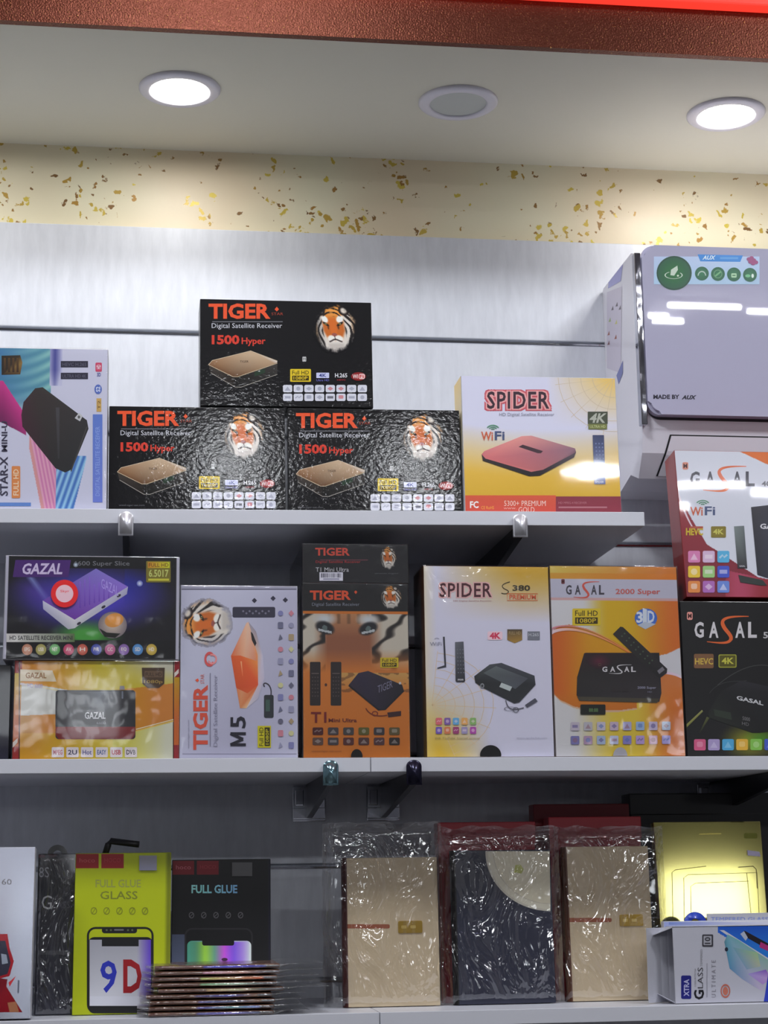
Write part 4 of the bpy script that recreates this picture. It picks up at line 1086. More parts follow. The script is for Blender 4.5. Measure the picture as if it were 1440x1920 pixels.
cv.poly([(1149, 1189), (1163, 1175), (1168, 1176), (1251, 1254), (1250, 1262), (1238, 1271), (1233, 1270)], None, [(46, 42, 40), (44, 42, 40), (40, 36, 34), (40, 36, 40), (40, 36, 40), (30, 28, 30), (30, 28, 30)])
for j in range(7):
    for i in range(2): cv.ell(1166+j*8.6+i*5, 1193+j*8.4-i*5, 1.7, 1.7, (70, 84, 66), 6, hold=i+j > 0)
cv.poly([(1232, 1258), (1242, 1250), (1246, 1256), (1236, 1264)], (120, 116, 124))
gasal(cv, 1129, 1250, 1192, 1260, (206, 202, 206), (206, 202, 206), (90, 60, 60)); cv.text('2000 Super', 1195, 1287, 1230, 1293, (150, 148, 170), .01); cv.text('HD', 1214, 1296, 1222, 1299, (120, 118, 140)); cv.rect(1145, 1291, 1178, 1297, (44, 38, 40))
cv.rrect(1088, 1321, 1135, 1340, 2, (28, 30, 26)); cv.text('88:88', 1104, 1328, 1121, 1335, (96, 130, 80), .01)
icons(cv, 1070, 1354, 24.4, 26, 8, 2, 16, 16, 2, (196, 190, 214), lambda i, j: [(90, 80, 140), (140, 96, 110), (80, 110, 180)][(i+j) % 3], 14, slope=-.006, pal=[(186, 176, 190), (180, 176, 186), (190, 182, 200), (190, 170, 190), (170, 166, 206), (150, 176, 214), (190, 176, 206), (176, 190, 214), (120, 116, 170), (170, 140, 170), (160, 176, 206), (186, 190, 220), (130, 124, 190), (176, 150, 206), (206, 166, 190), (166, 156, 214)])
cv.done()
nb = Canvas(r, 'thumb_notch', (Vector((-r['w']/2, -r['d']/2-.0038, 0)), Vector((1, 0, 0)), Vector((0, 0, 1)), r['w'], r['h']), M['print_satin'], 1.4)
nb.ell(1163, 1418, 13.5, 17, (150, 148, 156), 26); o = nb.done(); o['label'] = 'pale half-round notch'
shrink(r, 16); finish(r)

# black and red-white cartons at the right end
PAL5 = [(206, 90, 130), (166, 150, 196), (76, 160, 206), (222, 172, 60), (130, 190, 80), (70, 90, 190), (206, 120, 60), (140, 90, 180), (90, 130, 200)]
r = place('receiver_carton', 'black carton with white and orange wordmark, right end of the middle shelf', 'box', (1289, 1417), (1600, 1416), (1282, 1128), YB2, .075, f2, 'dark_card', .4); gb = r
cv = front(r, 'print_satin', 1.1)
def blk(u, v):
    c = (18, 17, 19); x = 1282+311*u; y = 1128+289*v
    g = math.hypot((x-1400)/60, (y-1390)/40)
    if g < 1: c = mix((160, 160, 30), c, g)
    g = math.hypot((x-1420)/36, (y-1384)/22)
    if g < 1: c = mix((70, 130, 30), c, g)
    return c
cv.field(blk, 60, 60)
gasal(cv, 1302, 1166, 1419, 1196, (206, 202, 206), (214, 96, 46), (226, 150, 140)); cv.text('5', 1431, 1185, 1440, 1197, (190, 188, 190), .02); cv.text('000', 1444, 1185, 1475, 1197, (190, 188, 190), .02)
cv.rrect(1301, 1226, 1338, 1253, 3, (120, 84, 56)); cv.text('HEVC', 1303, 1234, 1337, 1246, (200, 170, 70), .02)
cv.rrect(1347, 1227, 1381, 1252, 3, (150, 150, 50)); cv.rrect(1349, 1229, 1379, 1250, 2, (84, 80, 24)); cv.text('4K', 1353, 1233, 1376, 1245, (190, 186, 70), .03)
cv.curve((1345, 1285), (1380, 1255), (1430, 1230), (1470, 1262), 1.6, (60, 60, 60)); cv.curve((1330, 1300), (1350, 1270), (1390, 1280), (1400, 1276), 1.2, (50, 50, 52))
cv.poly([(1326, 1338), (1352, 1296), (1390, 1276), (1500, 1300), (1500, 1364), (1424, 1374), (1410, 1374), (1330, 1346)], None, [(26, 26, 26), (22, 22, 24), (40, 38, 44), (30, 30, 36), (14, 14, 14), (16, 16, 16), (22, 22, 24), (30, 34, 28)])
cv.poly([(1338, 1330), (1370, 1336), (1372, 1350), (1340, 1342)], (42, 50, 40))
cv.text('GASAL', 1381, 1304, 1431, 1312, (196, 196, 200), .03, slope=.22); cv.text('5000', 1392, 1343, 1406, 1350, (120, 118, 120), slope=.2); cv.text('HD', 1391, 1353, 1404, 1359, (110, 108, 110), slope=.2)
cv.poly([(1286, 1358), (1316, 1331), (1318, 1334), (1287, 1364)], None, [(140, 140, 70), (150, 150, 90), (120, 120, 70), (110, 110, 50)]); cv.poly([(1310, 1376), (1325, 1344), (1330, 1346), (1314, 1372)], None, [(30, 30, 22), (90, 94, 50), (70, 74, 40), (24, 24, 20)])
icons(cv, 1301, 1386, 26.4, 0, 9, 1, 22, 21, 3, (0, 0, 0), lambda i, j: mix(PAL5[i], (255, 255, 255), .45), 3, slope=-.004, pal=PAL5)
cv.done(); finish(r)
r = place('receiver_carton', 'white and red carton tilted back on top of the black one', 'box', (1288, 1128), (1610, 1128), (1258, 851), YB2+.002, .045, stack_top(gb)+.0006, 'red_card', 7.0)
cv = front(r, 'print', 1.08)
def rw(u, v):
    x, y = 1258+30*v+322*u, 851+277*v
    c = (206, 208, 220)
    if y < 886 and x > 1376+(y-848)*2.2 : c = (214, 104, 30)
    b = 1262+max(0, y-905)*.33 + .0024*max(0, y-930)**2 if y < 985 else 1296
    if y >= 960:
        lim = 1296+(y-985)*.62 if y < 1030 else 1324+(y-1030)*1.6
        if y < 985: lim = b
        if x < lim: c = mix((140, 30, 44), (120, 26, 46), (y-960)/150)
    elif x < b-3 and y > 920: c = (140, 34, 40)
    if y > 1086+ (x-1400)*.2 and x > 1360: c = mix((140, 30, 44), (170, 60, 90), .5+.5*math.sin(x*.06))
    return c
cv.field(rw, 260, 220)
cv.curve((1258, 851), (1262, 900), (1276, 950), (1298, 988), 6, (236, 238, 244), (214, 190, 200), 2.5)
gasal(cv, 1294, 884, 1415, 912, (48, 46, 62), (214, 100, 56), (206, 130, 110)); cv.text('4000', 1428, 902, 1462, 912, (100, 98, 110), .02)
wifi(cv, 1294, 937, 1341, 967)
cv.text('HEVC', 1286, 990, 1318, 1004, (196, 170, 40), .04); cv.rect(1294, 987, 1318, 991, (170, 80, 60)); cv.rrect(1333, 987, 1361, 1008, 2, (126, 112, 30)); cv.text('4K', 1337, 992, 1357, 1002, (196, 190, 90), .03)
cv.poly([(1376, 987), (1395, 986), (1401, 1066), (1383, 1066)], None, [(120, 130, 130), (100, 108, 110), (40, 36, 44), (38, 34, 42)]); cv.text('GASAL', 1386, 1060, 1397, 1063, (190, 190, 196), .02)
cv.poly([(1408, 951), (1520, 938), (1520, 1110), (1420, 1078)], None, [(40, 38, 46), (50, 52, 70), (60, 66, 90), (34, 32, 44)]); cv.text('GASAL', 1425, 982, 1475, 992, (206, 204, 210), .03)
cv.poly([(1384, 1078), (1430, 1088), (1438, 1098), (1426, 1098), (1388, 1092)], (40, 46, 44))
icons(cv, 1290, 1033, 27.4, 28.2, 3, 3, 22.5, 22, 3, (0, 0, 0), lambda i, j: (236, 226, 232), 6, slope=0, pal=[(206, 120, 170), (206, 176, 206), (80, 170, 214), (222, 186, 50), (150, 196, 120), (60, 80, 190), (216, 130, 60), (166, 100, 176), (100, 130, 206)])
cv.done()
cs = side_left(r, 'print', 1.2)
cs.field(lambda u, v: mix((150, 44, 30), (130, 24, 22), v), 4, 8); cs.done(); finish(r)
# ================================================================== air conditioner
YAC = -.205
p0 = at(1197, 457, YAC); xa = p0.x; zt_ = p0.z; zpb = at(1210, 776, YAC).z
r = empty('air_conditioner', (xa, 0, at(1240, 925, -.05).z)); tag(r, 'white wall air conditioner at the right edge above the tilted carton', 'air conditioner')
zb = r.location.z; HT = zt_-zb; XW = .80
panel_h = zt_-zpb
prof = [(-.0005, HT*.0), (-.0005, HT-.004), (-.006, HT), (-.165, HT), (-.180, HT-.006), (-.187, HT-.02), (-.187, HT-panel_h-.004), (-.186, HT-panel_h-.016), (-.178, HT-panel_h-.05), (-.155, HT-panel_h-.082), (-.115, .012), (-.06, 0)]
bm = bmesh.new(); bm_prism(bm, prof, 'x', 0.0, XW)
link_bm('body', bm, M['white_plastic'], r)
bm = bmesh.new()
fs = bm_prism(bm, rrect_pts(.004, HT-panel_h, XW-.004, HT-.001, .019, 7), 'y', YAC, YAC+.016)
bmesh.ops.bevel(bm, geom=list({e for f in fs for e in f.edges if all(abs(v.co.y-YAC) < 1e-6 for v in e.verts)}), offset=.0045, segments=4, affect='EDGES')
M['ac_panel'] = simple('glossy_panel', (186, 184, 208), 0.02)
link_bm('front_panel', bm, M['ac_panel'], r, False)
bm = bmesh.new()
fs = bm_prism(bm, rrect_pts(.006, HT-panel_h-.0035, XW-.006, HT-.004, .02, 7), 'y', YAC+.0165, YAC+.021); link_bm('panel_seal', bm, simple('dark_seal', (46, 46, 52), .4), r)
bm = bmesh.new(); bm_box(bm, -.0055, .0035, YAC+.004, YAC+.0185, HT-panel_h-.014, HT-.012, .001, 2); o = link_bm('chrome_strip', bm, simple('rippled_chrome', (190, 190, 200), .08, 1.0, bmp=(30, .45, .005, (1, 1, .5), 2)), r); o['label'] = 'chrome strip along the panel edge'
# louver under the panel
def lp(x, y): 
    p = at(x, y, -.19); return (p.x-xa, p.z-zb)
a = lp(1258, 813); b_ = lp(1246, 858)
bm = bmesh.new()
def onslope(x, z):                                       # depth of the body's lower curve at height z
    for (y0, z0), (y1, z1_) in zip(prof[5:], prof[6:]):
        if z1_ <= z <= z0: return y0+(y1-y0)*(z0-z)/(z0-z1_+1e-9)
    return -.06
def patch(bm, q, off, n=10):
    g = []
    for i in range(n+1):
        t = i/n; l = (q[0][0]+(q[3][0]-q[0][0])*t, q[0][1]+(q[3][1]-q[0][1])*t); rr_ = (q[1][0]+(q[2][0]-q[1][0])*t, q[1][1]+(q[2][1]-q[1][1])*t)
        g.append([bm.verts.new((p[0], onslope(p[0], p[1])-off, p[1])) for p in (l, rr_)])
    for s, e in zip(g, g[1:]): bm.faces.new([s[0], s[1], e[1], e[0]])
dz = .055
patch(bm, [(a[0], a[1]), (XW-.05, a[1]), (XW-.035, a[1]-dz), (b_[0]-.004, a[1]-dz)], .0006)
o = link_bm('louver_gap', bm, simple('louver_gap', (18, 17, 22), .6), r)
bm = bmesh.new(); patch(bm, [(a[0]+.0022, a[1]-.002), (XW-.052, a[1]-.002), (XW-.037, a[1]-dz), (b_[0]-.001, a[1]-dz)], .0016)
o = link_bm('louver', bm, M['white_plastic'], r); so = o.modifiers.new('thick', 'SOLIDIFY'); so.thickness = .001
# sticker sheet on the panel
cv = Canvas(r, 'feature_sticker', (Vector((0, YAC-.0002, 0)), Vector((1, 0, 0)), Vector((0, 0, 1)), XW, HT), M['print'], 1.2)
cv.rect(1226, 481, 1424, 533, (178, 196, 226), c2=(166, 196, 222)); 
cv.poly([(1308, 477), (1393, 479), (1388, 491), (1313, 490)], (50, 130, 206)); cv.text('AUX', 1317, 479, 1342, 487, (206, 224, 240), .03, .3); cv.rect(1350, 482, 1384, 486, (90, 156, 216))
cv.ell(1264, 512, 33, 32, (24, 106, 46), 40, c2=(30, 84, 60)); cv.ring(1264, 512, 32, 31, 1.5, (20, 60, 46))
cv.poly([(1257, 516), (1258, 506), (1270, 498), (1271, 506), (1264, 517)], (190, 206, 190)); cv.ring(1263, 516, 17, 7, 2, (190, 206, 190), 120, 400); cv.ell(1271, 517, 2, 2, (200, 214, 196), 8)
for k, x in enumerate((1316, 1346, 1376, 1406)):
    y = 513+k*.8; cv.ell(x, y, 13, 13, (40, 116, 76), 26, c2=(30, 92, 64))
    if k == 0: cv.ring(x, y+4, 8, 9, 2, (170, 190, 180), 0, 180)
    elif k == 1: cv.stroke([(x-5, y+4), (x+5, y-4)], 3, (110, 170, 120)); cv.ring(x, y, 8, 8, 1.2, (110, 160, 120))
    elif k == 2: cv.rrect(x-5, y-2, x+5, y+6, 1.5, (170, 206, 170)); cv.rect(x-3, y+1, x+3, y+3, (50, 110, 70))
    else: cv.ell(x-4, y+2, 5, 3, (110, 180, 130), 12); cv.ell(x+5, y+2, 2.4, 4, (210, 226, 214), 10)
for dx, dy in ((-5, -3), (0, -5), (4, -1), (8, 3), (-2, 2), (3, 5)): cv.ell(1409+dx, 489+dy, 4.5, 3.6, (150, 70, 120), 10)
cv.done()
cv = Canvas(r, 'maker_lettering', (Vector((0, YAC-.0002, 0)), Vector((1, 0, 0)), Vector((0, 0, 1)), XW, HT), M['print_satin'], 1)
cv.text('MADE BY', 1225, 740, 1274, 748, (40, 36, 56), .04); cv.text('AUX', 1278, 741, 1306, 749, (40, 36, 56), .05, .3); o = cv.done(); o['label'] = 'small dark lettering on the panel'
# labels on the end cap
cs = Canvas(r, 'energy_label', (Vector((-.0003, -.001, 0)), Vector((0, -1, 0)), Vector((0, 0, 1)), .186, HT), M['print_satin'], 1.15)
cs.poly([(1140, 506), (1168, 495), (1164, 527), (1140, 541)], (156, 156, 206)); cs.poly([(1138, 548), (1166, 537), (1164, 700), (1138, 690)], (196, 190, 206))
for x, y, c in ((1148, 577), (1155, 571), (1162, 576)) and [(1148, 578, (90, 80, 90)), (1156, 571, (90, 80, 90)), (1162, 577, (90, 80, 90)), (1143, 600, (150, 170, 110)), (1155, 604, (190, 186, 110)), (1141, 625, (150, 90, 80)), (1154, 632, (150, 80, 60)), (1141, 643, (130, 90, 96))]:
    cs.poly([(x-2, y+4), (x+1.5, y-5), (x+2.5, y+3)], c)
cs.poly([(1156, 704), (1168, 676), (1168, 700), (1160, 720)], (110, 116, 170)); cs.done()

# ================================================================== bottom shelf
f3 = Z3+.0002
D3 = 1.25                                     # printed colours of the shaded shelf
# silver carton
r = place('glass_box', 'silver white carton with a red hand artwork, cut off at the left edge', 'box', (-120, 1908), (57, 1907), (-120, 1593), YF+.004, .028, f3, 'white_card', 4.3)
cv = front(r, 'print_silver', 1.3)
cv.field(lambda u, v: mix((168, 168, 180), (196, 200, 214), .5+.5*math.sin(u*7+1)*min(1, v*3)), 12, 12)
for j in range(18):
    for i in range(6): cv.ell(12+i*7, 1695+j*8, 1.1, 1.1, (206, 214, 226), 6, hold=i+j > 0)
cv.text('60', 3, 1648, 22, 1659, (110, 108, 112), .01)
cv.poly([(-20, 1752), (14, 1751), (18, 1778), (26, 1802), (18, 1830), (-20, 1840)], (160, 34, 44)); cv.poly([(-20, 1764), (10, 1764), (20, 1806), (14, 1826), (-20, 1836)], (54, 52, 66)); cv.poly([(2, 1788), (12, 1790), (15, 1806), (4, 1808)], (150, 156, 170))
cv.poly([(-20, 1832), (14, 1836), (12, 1850), (42, 1898), (-20, 1898)], None, [(110, 26, 36), (120, 30, 40), (140, 30, 40), (150, 26, 36), (140, 26, 40)]); cv.poly([(16, 1842), (30, 1830), (18, 1850)], (206, 60, 66)); cv.stroke([(35, 1838), (34, 1862)], 3, (110, 116, 130)); cv.poly([(14, 1880), (30, 1878), (36, 1898), (18, 1898)], (176, 116, 84))
cv.done(); finish(r)
# dark film pack
r = place('glass_pack', 'black glass pack in crinkled clear film, left of the yellow-green pack', 'box', (64, 1887), (146, 1886), (62, 1602), YF+.075, .008, f3, 'dark_card', 3.0)
cv = front(r, 'print', 1.5); cv.field(lambda u, v: mix((18, 17, 20), (32, 32, 44), v), 4, 8)
cv.text('18S', 66, 1626, 92, 1645, (150, 150, 156), .0); cv.text('G', 78, 1679, 97, 1705, (150, 150, 152), .0); cv.text('LASS', 99, 1690, 131, 1703, (70, 68, 74), .0); cv.rect(70, 1782, 128, 1790, (60, 60, 64))
cv.ell(99, 1601, 9, 6, (60, 20, 26), 16); cv.rect(68, 1603, 84, 1608, (80, 26, 34)); cv.done()
bm = bmesh.new()
def tab_ring(bm, R, q, y0, y1, n=24):
    pts = [(R*math.cos(math.pi*i/n), R*math.sin(math.pi*i/n)) for i in range(n+1)]; pin = [(q*math.cos(math.pi*i/n), q*math.sin(math.pi*i/n)) for i in range(n, -1, -1)]
    bm_prism(bm, pts+pin, 'y', y0, y1)
tab_ring(bm, .0125, .0055, -.0015, .0005)
o = link_bm('hang_tab', bm, M['dark_card'], r); w_ = at(107, 1604, YF+.08); o.location = (w_.x-r.location.x, -.001, r['h']-.001)
hh = r['h']; ww = r['w']
def film_bag(r, name, x0, x1, z0, z1, y0, y1, seed, mt='film', ruffle=.004, nx=36, nz=52, pinch=.012):
    """clear bag: front and back sheets that meet in a flat sealed rim, with crinkles"""
    bm = bmesh.new(); G = {}
    for sgn in (0, 1):
        for j in range(nz+1):
            for i in range(nx+1):
                u, v = i/nx, j/nz
                x, z = x0+(x1-x0)*u, z0+(z1-z0)*v
                e = min(u*(x1-x0), (1-u)*(x1-x0), v*(z1-z0)+.004, (1-v)*(z1-z0)); k = min(1, e/pinch); k = k*k*(3-2*k)
                ym = (y0+y1)/2; y = ym+((y0 if sgn == 0 else y1)-ym)*k
                nv = noise.noise(Vector((x*38+seed, z*26, seed*1.7+sgn*9)))
                nw = noise.noise(Vector((x*90+seed, z*70, seed*2.1+sgn*5)))
                y += (nv*ruffle+nw*ruffle*.4)*(1 if sgn == 0 else .4)*(.35+.65*k)
                if sgn == 0: y = min(y, y0+.003*(1-k)+(1-k)*.05) if 0 < k else y
                dx = noise.noise(Vector((z*30, seed, 3.0)))*.0018 if u in (0, 1) else 0
                dzz = noise.noise(Vector((x*40, seed, 8.0)))*.006 if v == 1 else 0
                G[sgn, i, j] = bm.verts.new((x+dx, y, z+dzz))
    for sgn in (0, 1):
        for j in range(nz):
            for i in range(nx):
                q = [G[sgn, i, j], G[sgn, i+1, j], G[sgn, i+1, j+1], G[sgn, i, j+1]]
                bm.faces.new(q if sgn == 0 else q[::-1])
    bmesh.ops.remove_doubles(bm, verts=bm.verts, dist=1e-5)
    me = bpy.data.meshes.new(name); bm.to_mesh(me); bm.free()
    for p in me.polygons: p.use_smooth = True
    me.materials.append(M[mt]); o = bpy.data.objects.new(name, me); COL.objects.link(o); o.parent = r
    return o
film_bag(r, 'clear_sleeve', -ww/2-.001, ww/2+.001, .0015, hh+.002, -.008, .0055, 3, 'film', .0018, pinch=.006); finish(r)

# yellow-green pack
r = place('glass_pack', 'yellow-green glass pack with a phone frame cut-out', 'box', (135, 1893), (318, 1890), (133, 1601), YF+.062, .013, f3, None, 2.2); ww, hh, dd = r['w'], r['h'], r['d']
M['lime_card'] = simple('lime_card', (176, 188, 18), .42, coat=.3)
bm = bmesh.new(); bm_box(bm, -ww/2, ww/2, -dd/2, dd/2, 0, hh, .0008); link_bm('carton', bm, M['lime_card'], r)
cv = front(r, 'print', D3)
cv.field(lambda u, v: (176, 188, 14) if u < .965 else (120, 128, 16), 30, 4)
cv.rect(142, 1601, 185, 1628, (150, 24, 30)); cv.rect(190, 1601, 232, 1628, (150, 24, 30)); cv.text('hoco', 149, 1609, 178, 1617, (196, 90, 90)); cv.text('HOCO', 196, 1609, 226, 1617, (176, 50, 56))
cv.text('FULL GLUE', 179, 1649, 264, 1664, (150, 156, 70), .02); cv.text('GLASS', 188, 1671, 258, 1686, (120, 128, 40), .01)
for k in range(5): cv.ring(176+k*24, 1708, 6, 7, 1.6, (128, 136, 30)); cv.stroke([(172+k*24, 1714), (180+k*24, 1702)], 1.4, (128, 136, 30))
fr = lambda q: rrect_pts(163+q, 1738+q, 288-q, 1900, 16-q, 6)
cv.poly(fr(0), (24, 24, 26)); cv.poly(fr(4), (176, 188, 14))
cv.rrect(191, 1738, 257, 1750, 5, (24, 24, 26)); cv.rrect(214, 1742, 232, 1745, 1, (110, 110, 110)); [cv.ell(x, 1744, 2, 2, (90, 100, 70), 8) for x in (200, 208, 240, 248)]
cv.poly(rrect_pts(165, 1757, 287, 1900, 12, 6), (24, 24, 26))
cv.field(lambda u, v: mix(mix((160, 160, 170), (206, 206, 214), v), (90, 60, 190), max(0, (u-.78)*4.5)) if not (.2 < u < .8 and v < .07) else None, 30, 30, (168, 1762, 283, 1886))
cv.text('9', 188, 1801, 219, 1862, (40, 50, 170), .015); cv.text('D', 231, 1799, 266, 1862, (150, 22, 30), .03)
cv.rect(168, 1868, 283, 1884, (206, 206, 216)); cv.done()
st = Canvas(r, 'hologram_sticker', (Vector((-ww/2, -dd/2-.0022, 0)), Vector((1, 0, 0)), Vector((0, 0, 1)), ww, hh), M['print_satin'], 1.6)
st.rect(261, 1604, 294, 1632, (130, 128, 134), c2=(120, 120, 140)); st.done()
bm = bmesh.new()                                         # bent black hook behind the top
tube(bm, [(-.018, .004, hh-.004), (-.013, .004, hh+.012), (-.010, .003, hh+.016), (.018, .000, hh+.012), (.026, -.001, hh+.011)], .0042, 10)
o = link_bm('hang_hook', bm, M['dark_card'], r, True); o.location = (at(222, 1600, YF+.07).x-r.location.x, .005, 0); finish(r)

# black pack
r = place('glass_pack', 'black FULL GLUE glass pack with iridescent phone cut-out', 'box', (320, 1885), (508, 1883), (316, 1613), YF+.095, .013, f3, 'dark_card', 2.0); ww, hh, dd = r['w'], r['h'], r['d']
cv = front(r, 'print', 1.5); cv.field(lambda u, v: (13, 13, 15) if u < .97 else (24, 22, 40), 30, 3)
cv.rect(324, 1614, 364, 1640, (110, 16, 26)); cv.rect(369, 1614, 410, 1640, (110, 16, 26)); cv.text('hoco', 330, 1622, 358, 1630, (170, 90, 100)); cv.text('HOCO', 375, 1622, 405, 1629, (140, 40, 50))
cv.text('FULL GLUE', 359, 1659, 445, 1675, (150, 226, 214), .03, c2=(120, 170, 226))
for k in range(5): cv.ring(359+k*23, 1716, 5, 6, 1.4, (84, 82, 86)); cv.stroke([(355+k*23, 1720), (363+k*23, 1712)], 1.2, (84, 82, 86))
cv.poly(rrect_pts(346, 1740, 474, 1890, 14, 6), (34, 32, 36)); cv.poly(rrect_pts(349, 1743, 471, 1890, 12, 6), (13, 13, 15))
def iri(u, v):
    st_ = [(70, 150, 130), (80, 140, 110), (150, 200, 60), (96, 150, 130), (190, 80, 206), (120, 80, 226), (160, 130, 240), (206, 226, 230)]
    q = u*(len(st_)-1); k = min(int(q), len(st_)-2); return mix(st_[k], st_[k+1], q-k)
cv.put([p for p in rrect_pts(351, 1764, 471, 1886, 9, 6)], [iri((p[0]-351)/120, 0) for p in rrect_pts(351, 1764, 471, 1886, 9, 6)], [tuple(range(28))])
cv.field(lambda u, v: iri(u*.9+.05, v), 24, 3, (356, 1766, 467, 1886)); cv.rrect(379, 1758, 439, 1773, 4, (13, 13, 15)); cv.ell(421, 1799, 6, 3, (60, 30, 60), 12)
cv.field(lambda u, v: mix((60, 66, 86), (90, 100, 130), v), 3, 6, (322, 1752, 346, 1880)); cv.done()
st = Canvas(r, 'hologram_sticker', (Vector((-ww/2, -dd/2-.0022, 0)), Vector((1, 0, 0)), Vector((0, 0, 1)), ww, hh), M['print_satin'], 1.4)
st.rect(435, 1617, 473, 1643, (84, 84, 86)); st.done(); finish(r)
# stacked film-wrapped glass packs lying before the black pack
M['card_edge'] = simple('brown_pack_edge', (116, 74, 52), .4, coat=.3)
M['iris_edge'] = printed('iridescent_edge', .25, .5, .05, metal=.3)
xl = at(285, 1880, YF-.004).x; xr = at(520, 1860, YF-.004).x; zc = Z3+.0006
rr = random.Random(11)
names = ['lowest', 'second from the bottom', 'third from the bottom', 'fourth from the bottom', 'fifth from the bottom', 'fourth from the top', 'third from the top', 'second from the top', 'topmost']
HP = (at(440, 1806, YF-.004).z-zc)/9-.0004
strips = [[(70, 70, 140), (130, 120, 200), (90, 96, 130)], [(80, 66, 150), (110, 150, 150), (120, 140, 200)], [(96, 90, 150), (70, 76, 110), (120, 90, 70)], [(60, 50, 90), (70, 70, 160), (110, 80, 60)],
          [(190, 150, 110), (214, 190, 150), (90, 96, 100)], [(120, 160, 120), (170, 196, 170), (90, 96, 96)], [(170, 190, 100), (206, 150, 110), (206, 90, 50)], [(190, 130, 160), (206, 150, 140), (100, 90, 96)], [(60, 60, 150), (80, 70, 206), (70, 76, 150)]]
for k in range(9):
    jx = rr.uniform(-.004, .004)+(-.004 if k < 4 else .003); wd = xr-xl
    r = empty('glass_pack', ((xl+xr)/2+jx, YF-.004+.075, zc+k*(HP+.0004)), (0, 0, rr.uniform(-.012, .012)))
    tag(r, 'film-wrapped glass pack lying flat, '+names[k]+' of the stack of nine', 'box', 'stacked glass packs on the bottom shelf')
    h = HP*.80
    bm = bmesh.new(); bm_box(bm, -wd/2, wd/2, -.07, .07, .0005, h, .0008); link_bm('card_box', bm, M['card_edge'], r)
    cv = Canvas(r, 'edge_print', (Vector((-wd/2, -.0703, .0008)), Vector((1, 0, 0)), Vector((0, 0, 1)), wd, h-.0012), M['iris_edge'], 2.0)
    S = strips[k]
    cv.field(lambda u, v: mix((104, 66, 46), (80, 48, 36), v) if u < .38 else mix(S[0], S[1], (u-.38)/.28) if u < .66 else mix(S[1], S[2], (u-.66)/.2) if u < .9 else (84, 84, 88), 40, 2); cv.done()
    # film tube: flat flaps run past both ends
    fe = rr.uniform(.052, .060) if k >= 4 else rr.uniform(.034, .045); fl = rr.uniform(.008, .020)
    bm = bmesh.new(); G = {}; nx, n = 44, 12
    X0, X1 = -wd/2-fl, wd/2+fe
    for i in range(nx+1):
        x = X0+(X1-X0)*i/nx
        o_ = max(0, abs(x)-wd/2); q = max(.12, 1-o_/.02); zc_ = h*.5 + (.25*h if o_ > 0 else 0)*(1-q)*2
        for j in range(n):
            a = 2*math.pi*j/n; ca, sa = math.cos(a), math.sin(a)
            y = .0722*(abs(ca)**.25)*(1 if ca > 0 else -1); z = zc_+(h*.5+.0006)*q*(abs(sa)**.5)*(1 if sa > 0 else -1)
            nv = noise.noise(Vector((x*80, j*1.3, k*3.1))); y += -abs(nv)*.0016*(1 if ca <= 0 else -1); z += nv*.0004
            z = max(.0001, min(HP+.0001, z)) if o_ == 0 else max(.0001, z)
            G[i, j] = bm.verts.new((x, y, z))
    for i in range(nx):
        for j in range(n): bm.faces.new([G[i, j], G[i+1, j], G[i+1, (j+1) % n], G[i, (j+1) % n]])
    link_bm('clear_wrap', bm, M['film_fine'], r, True)

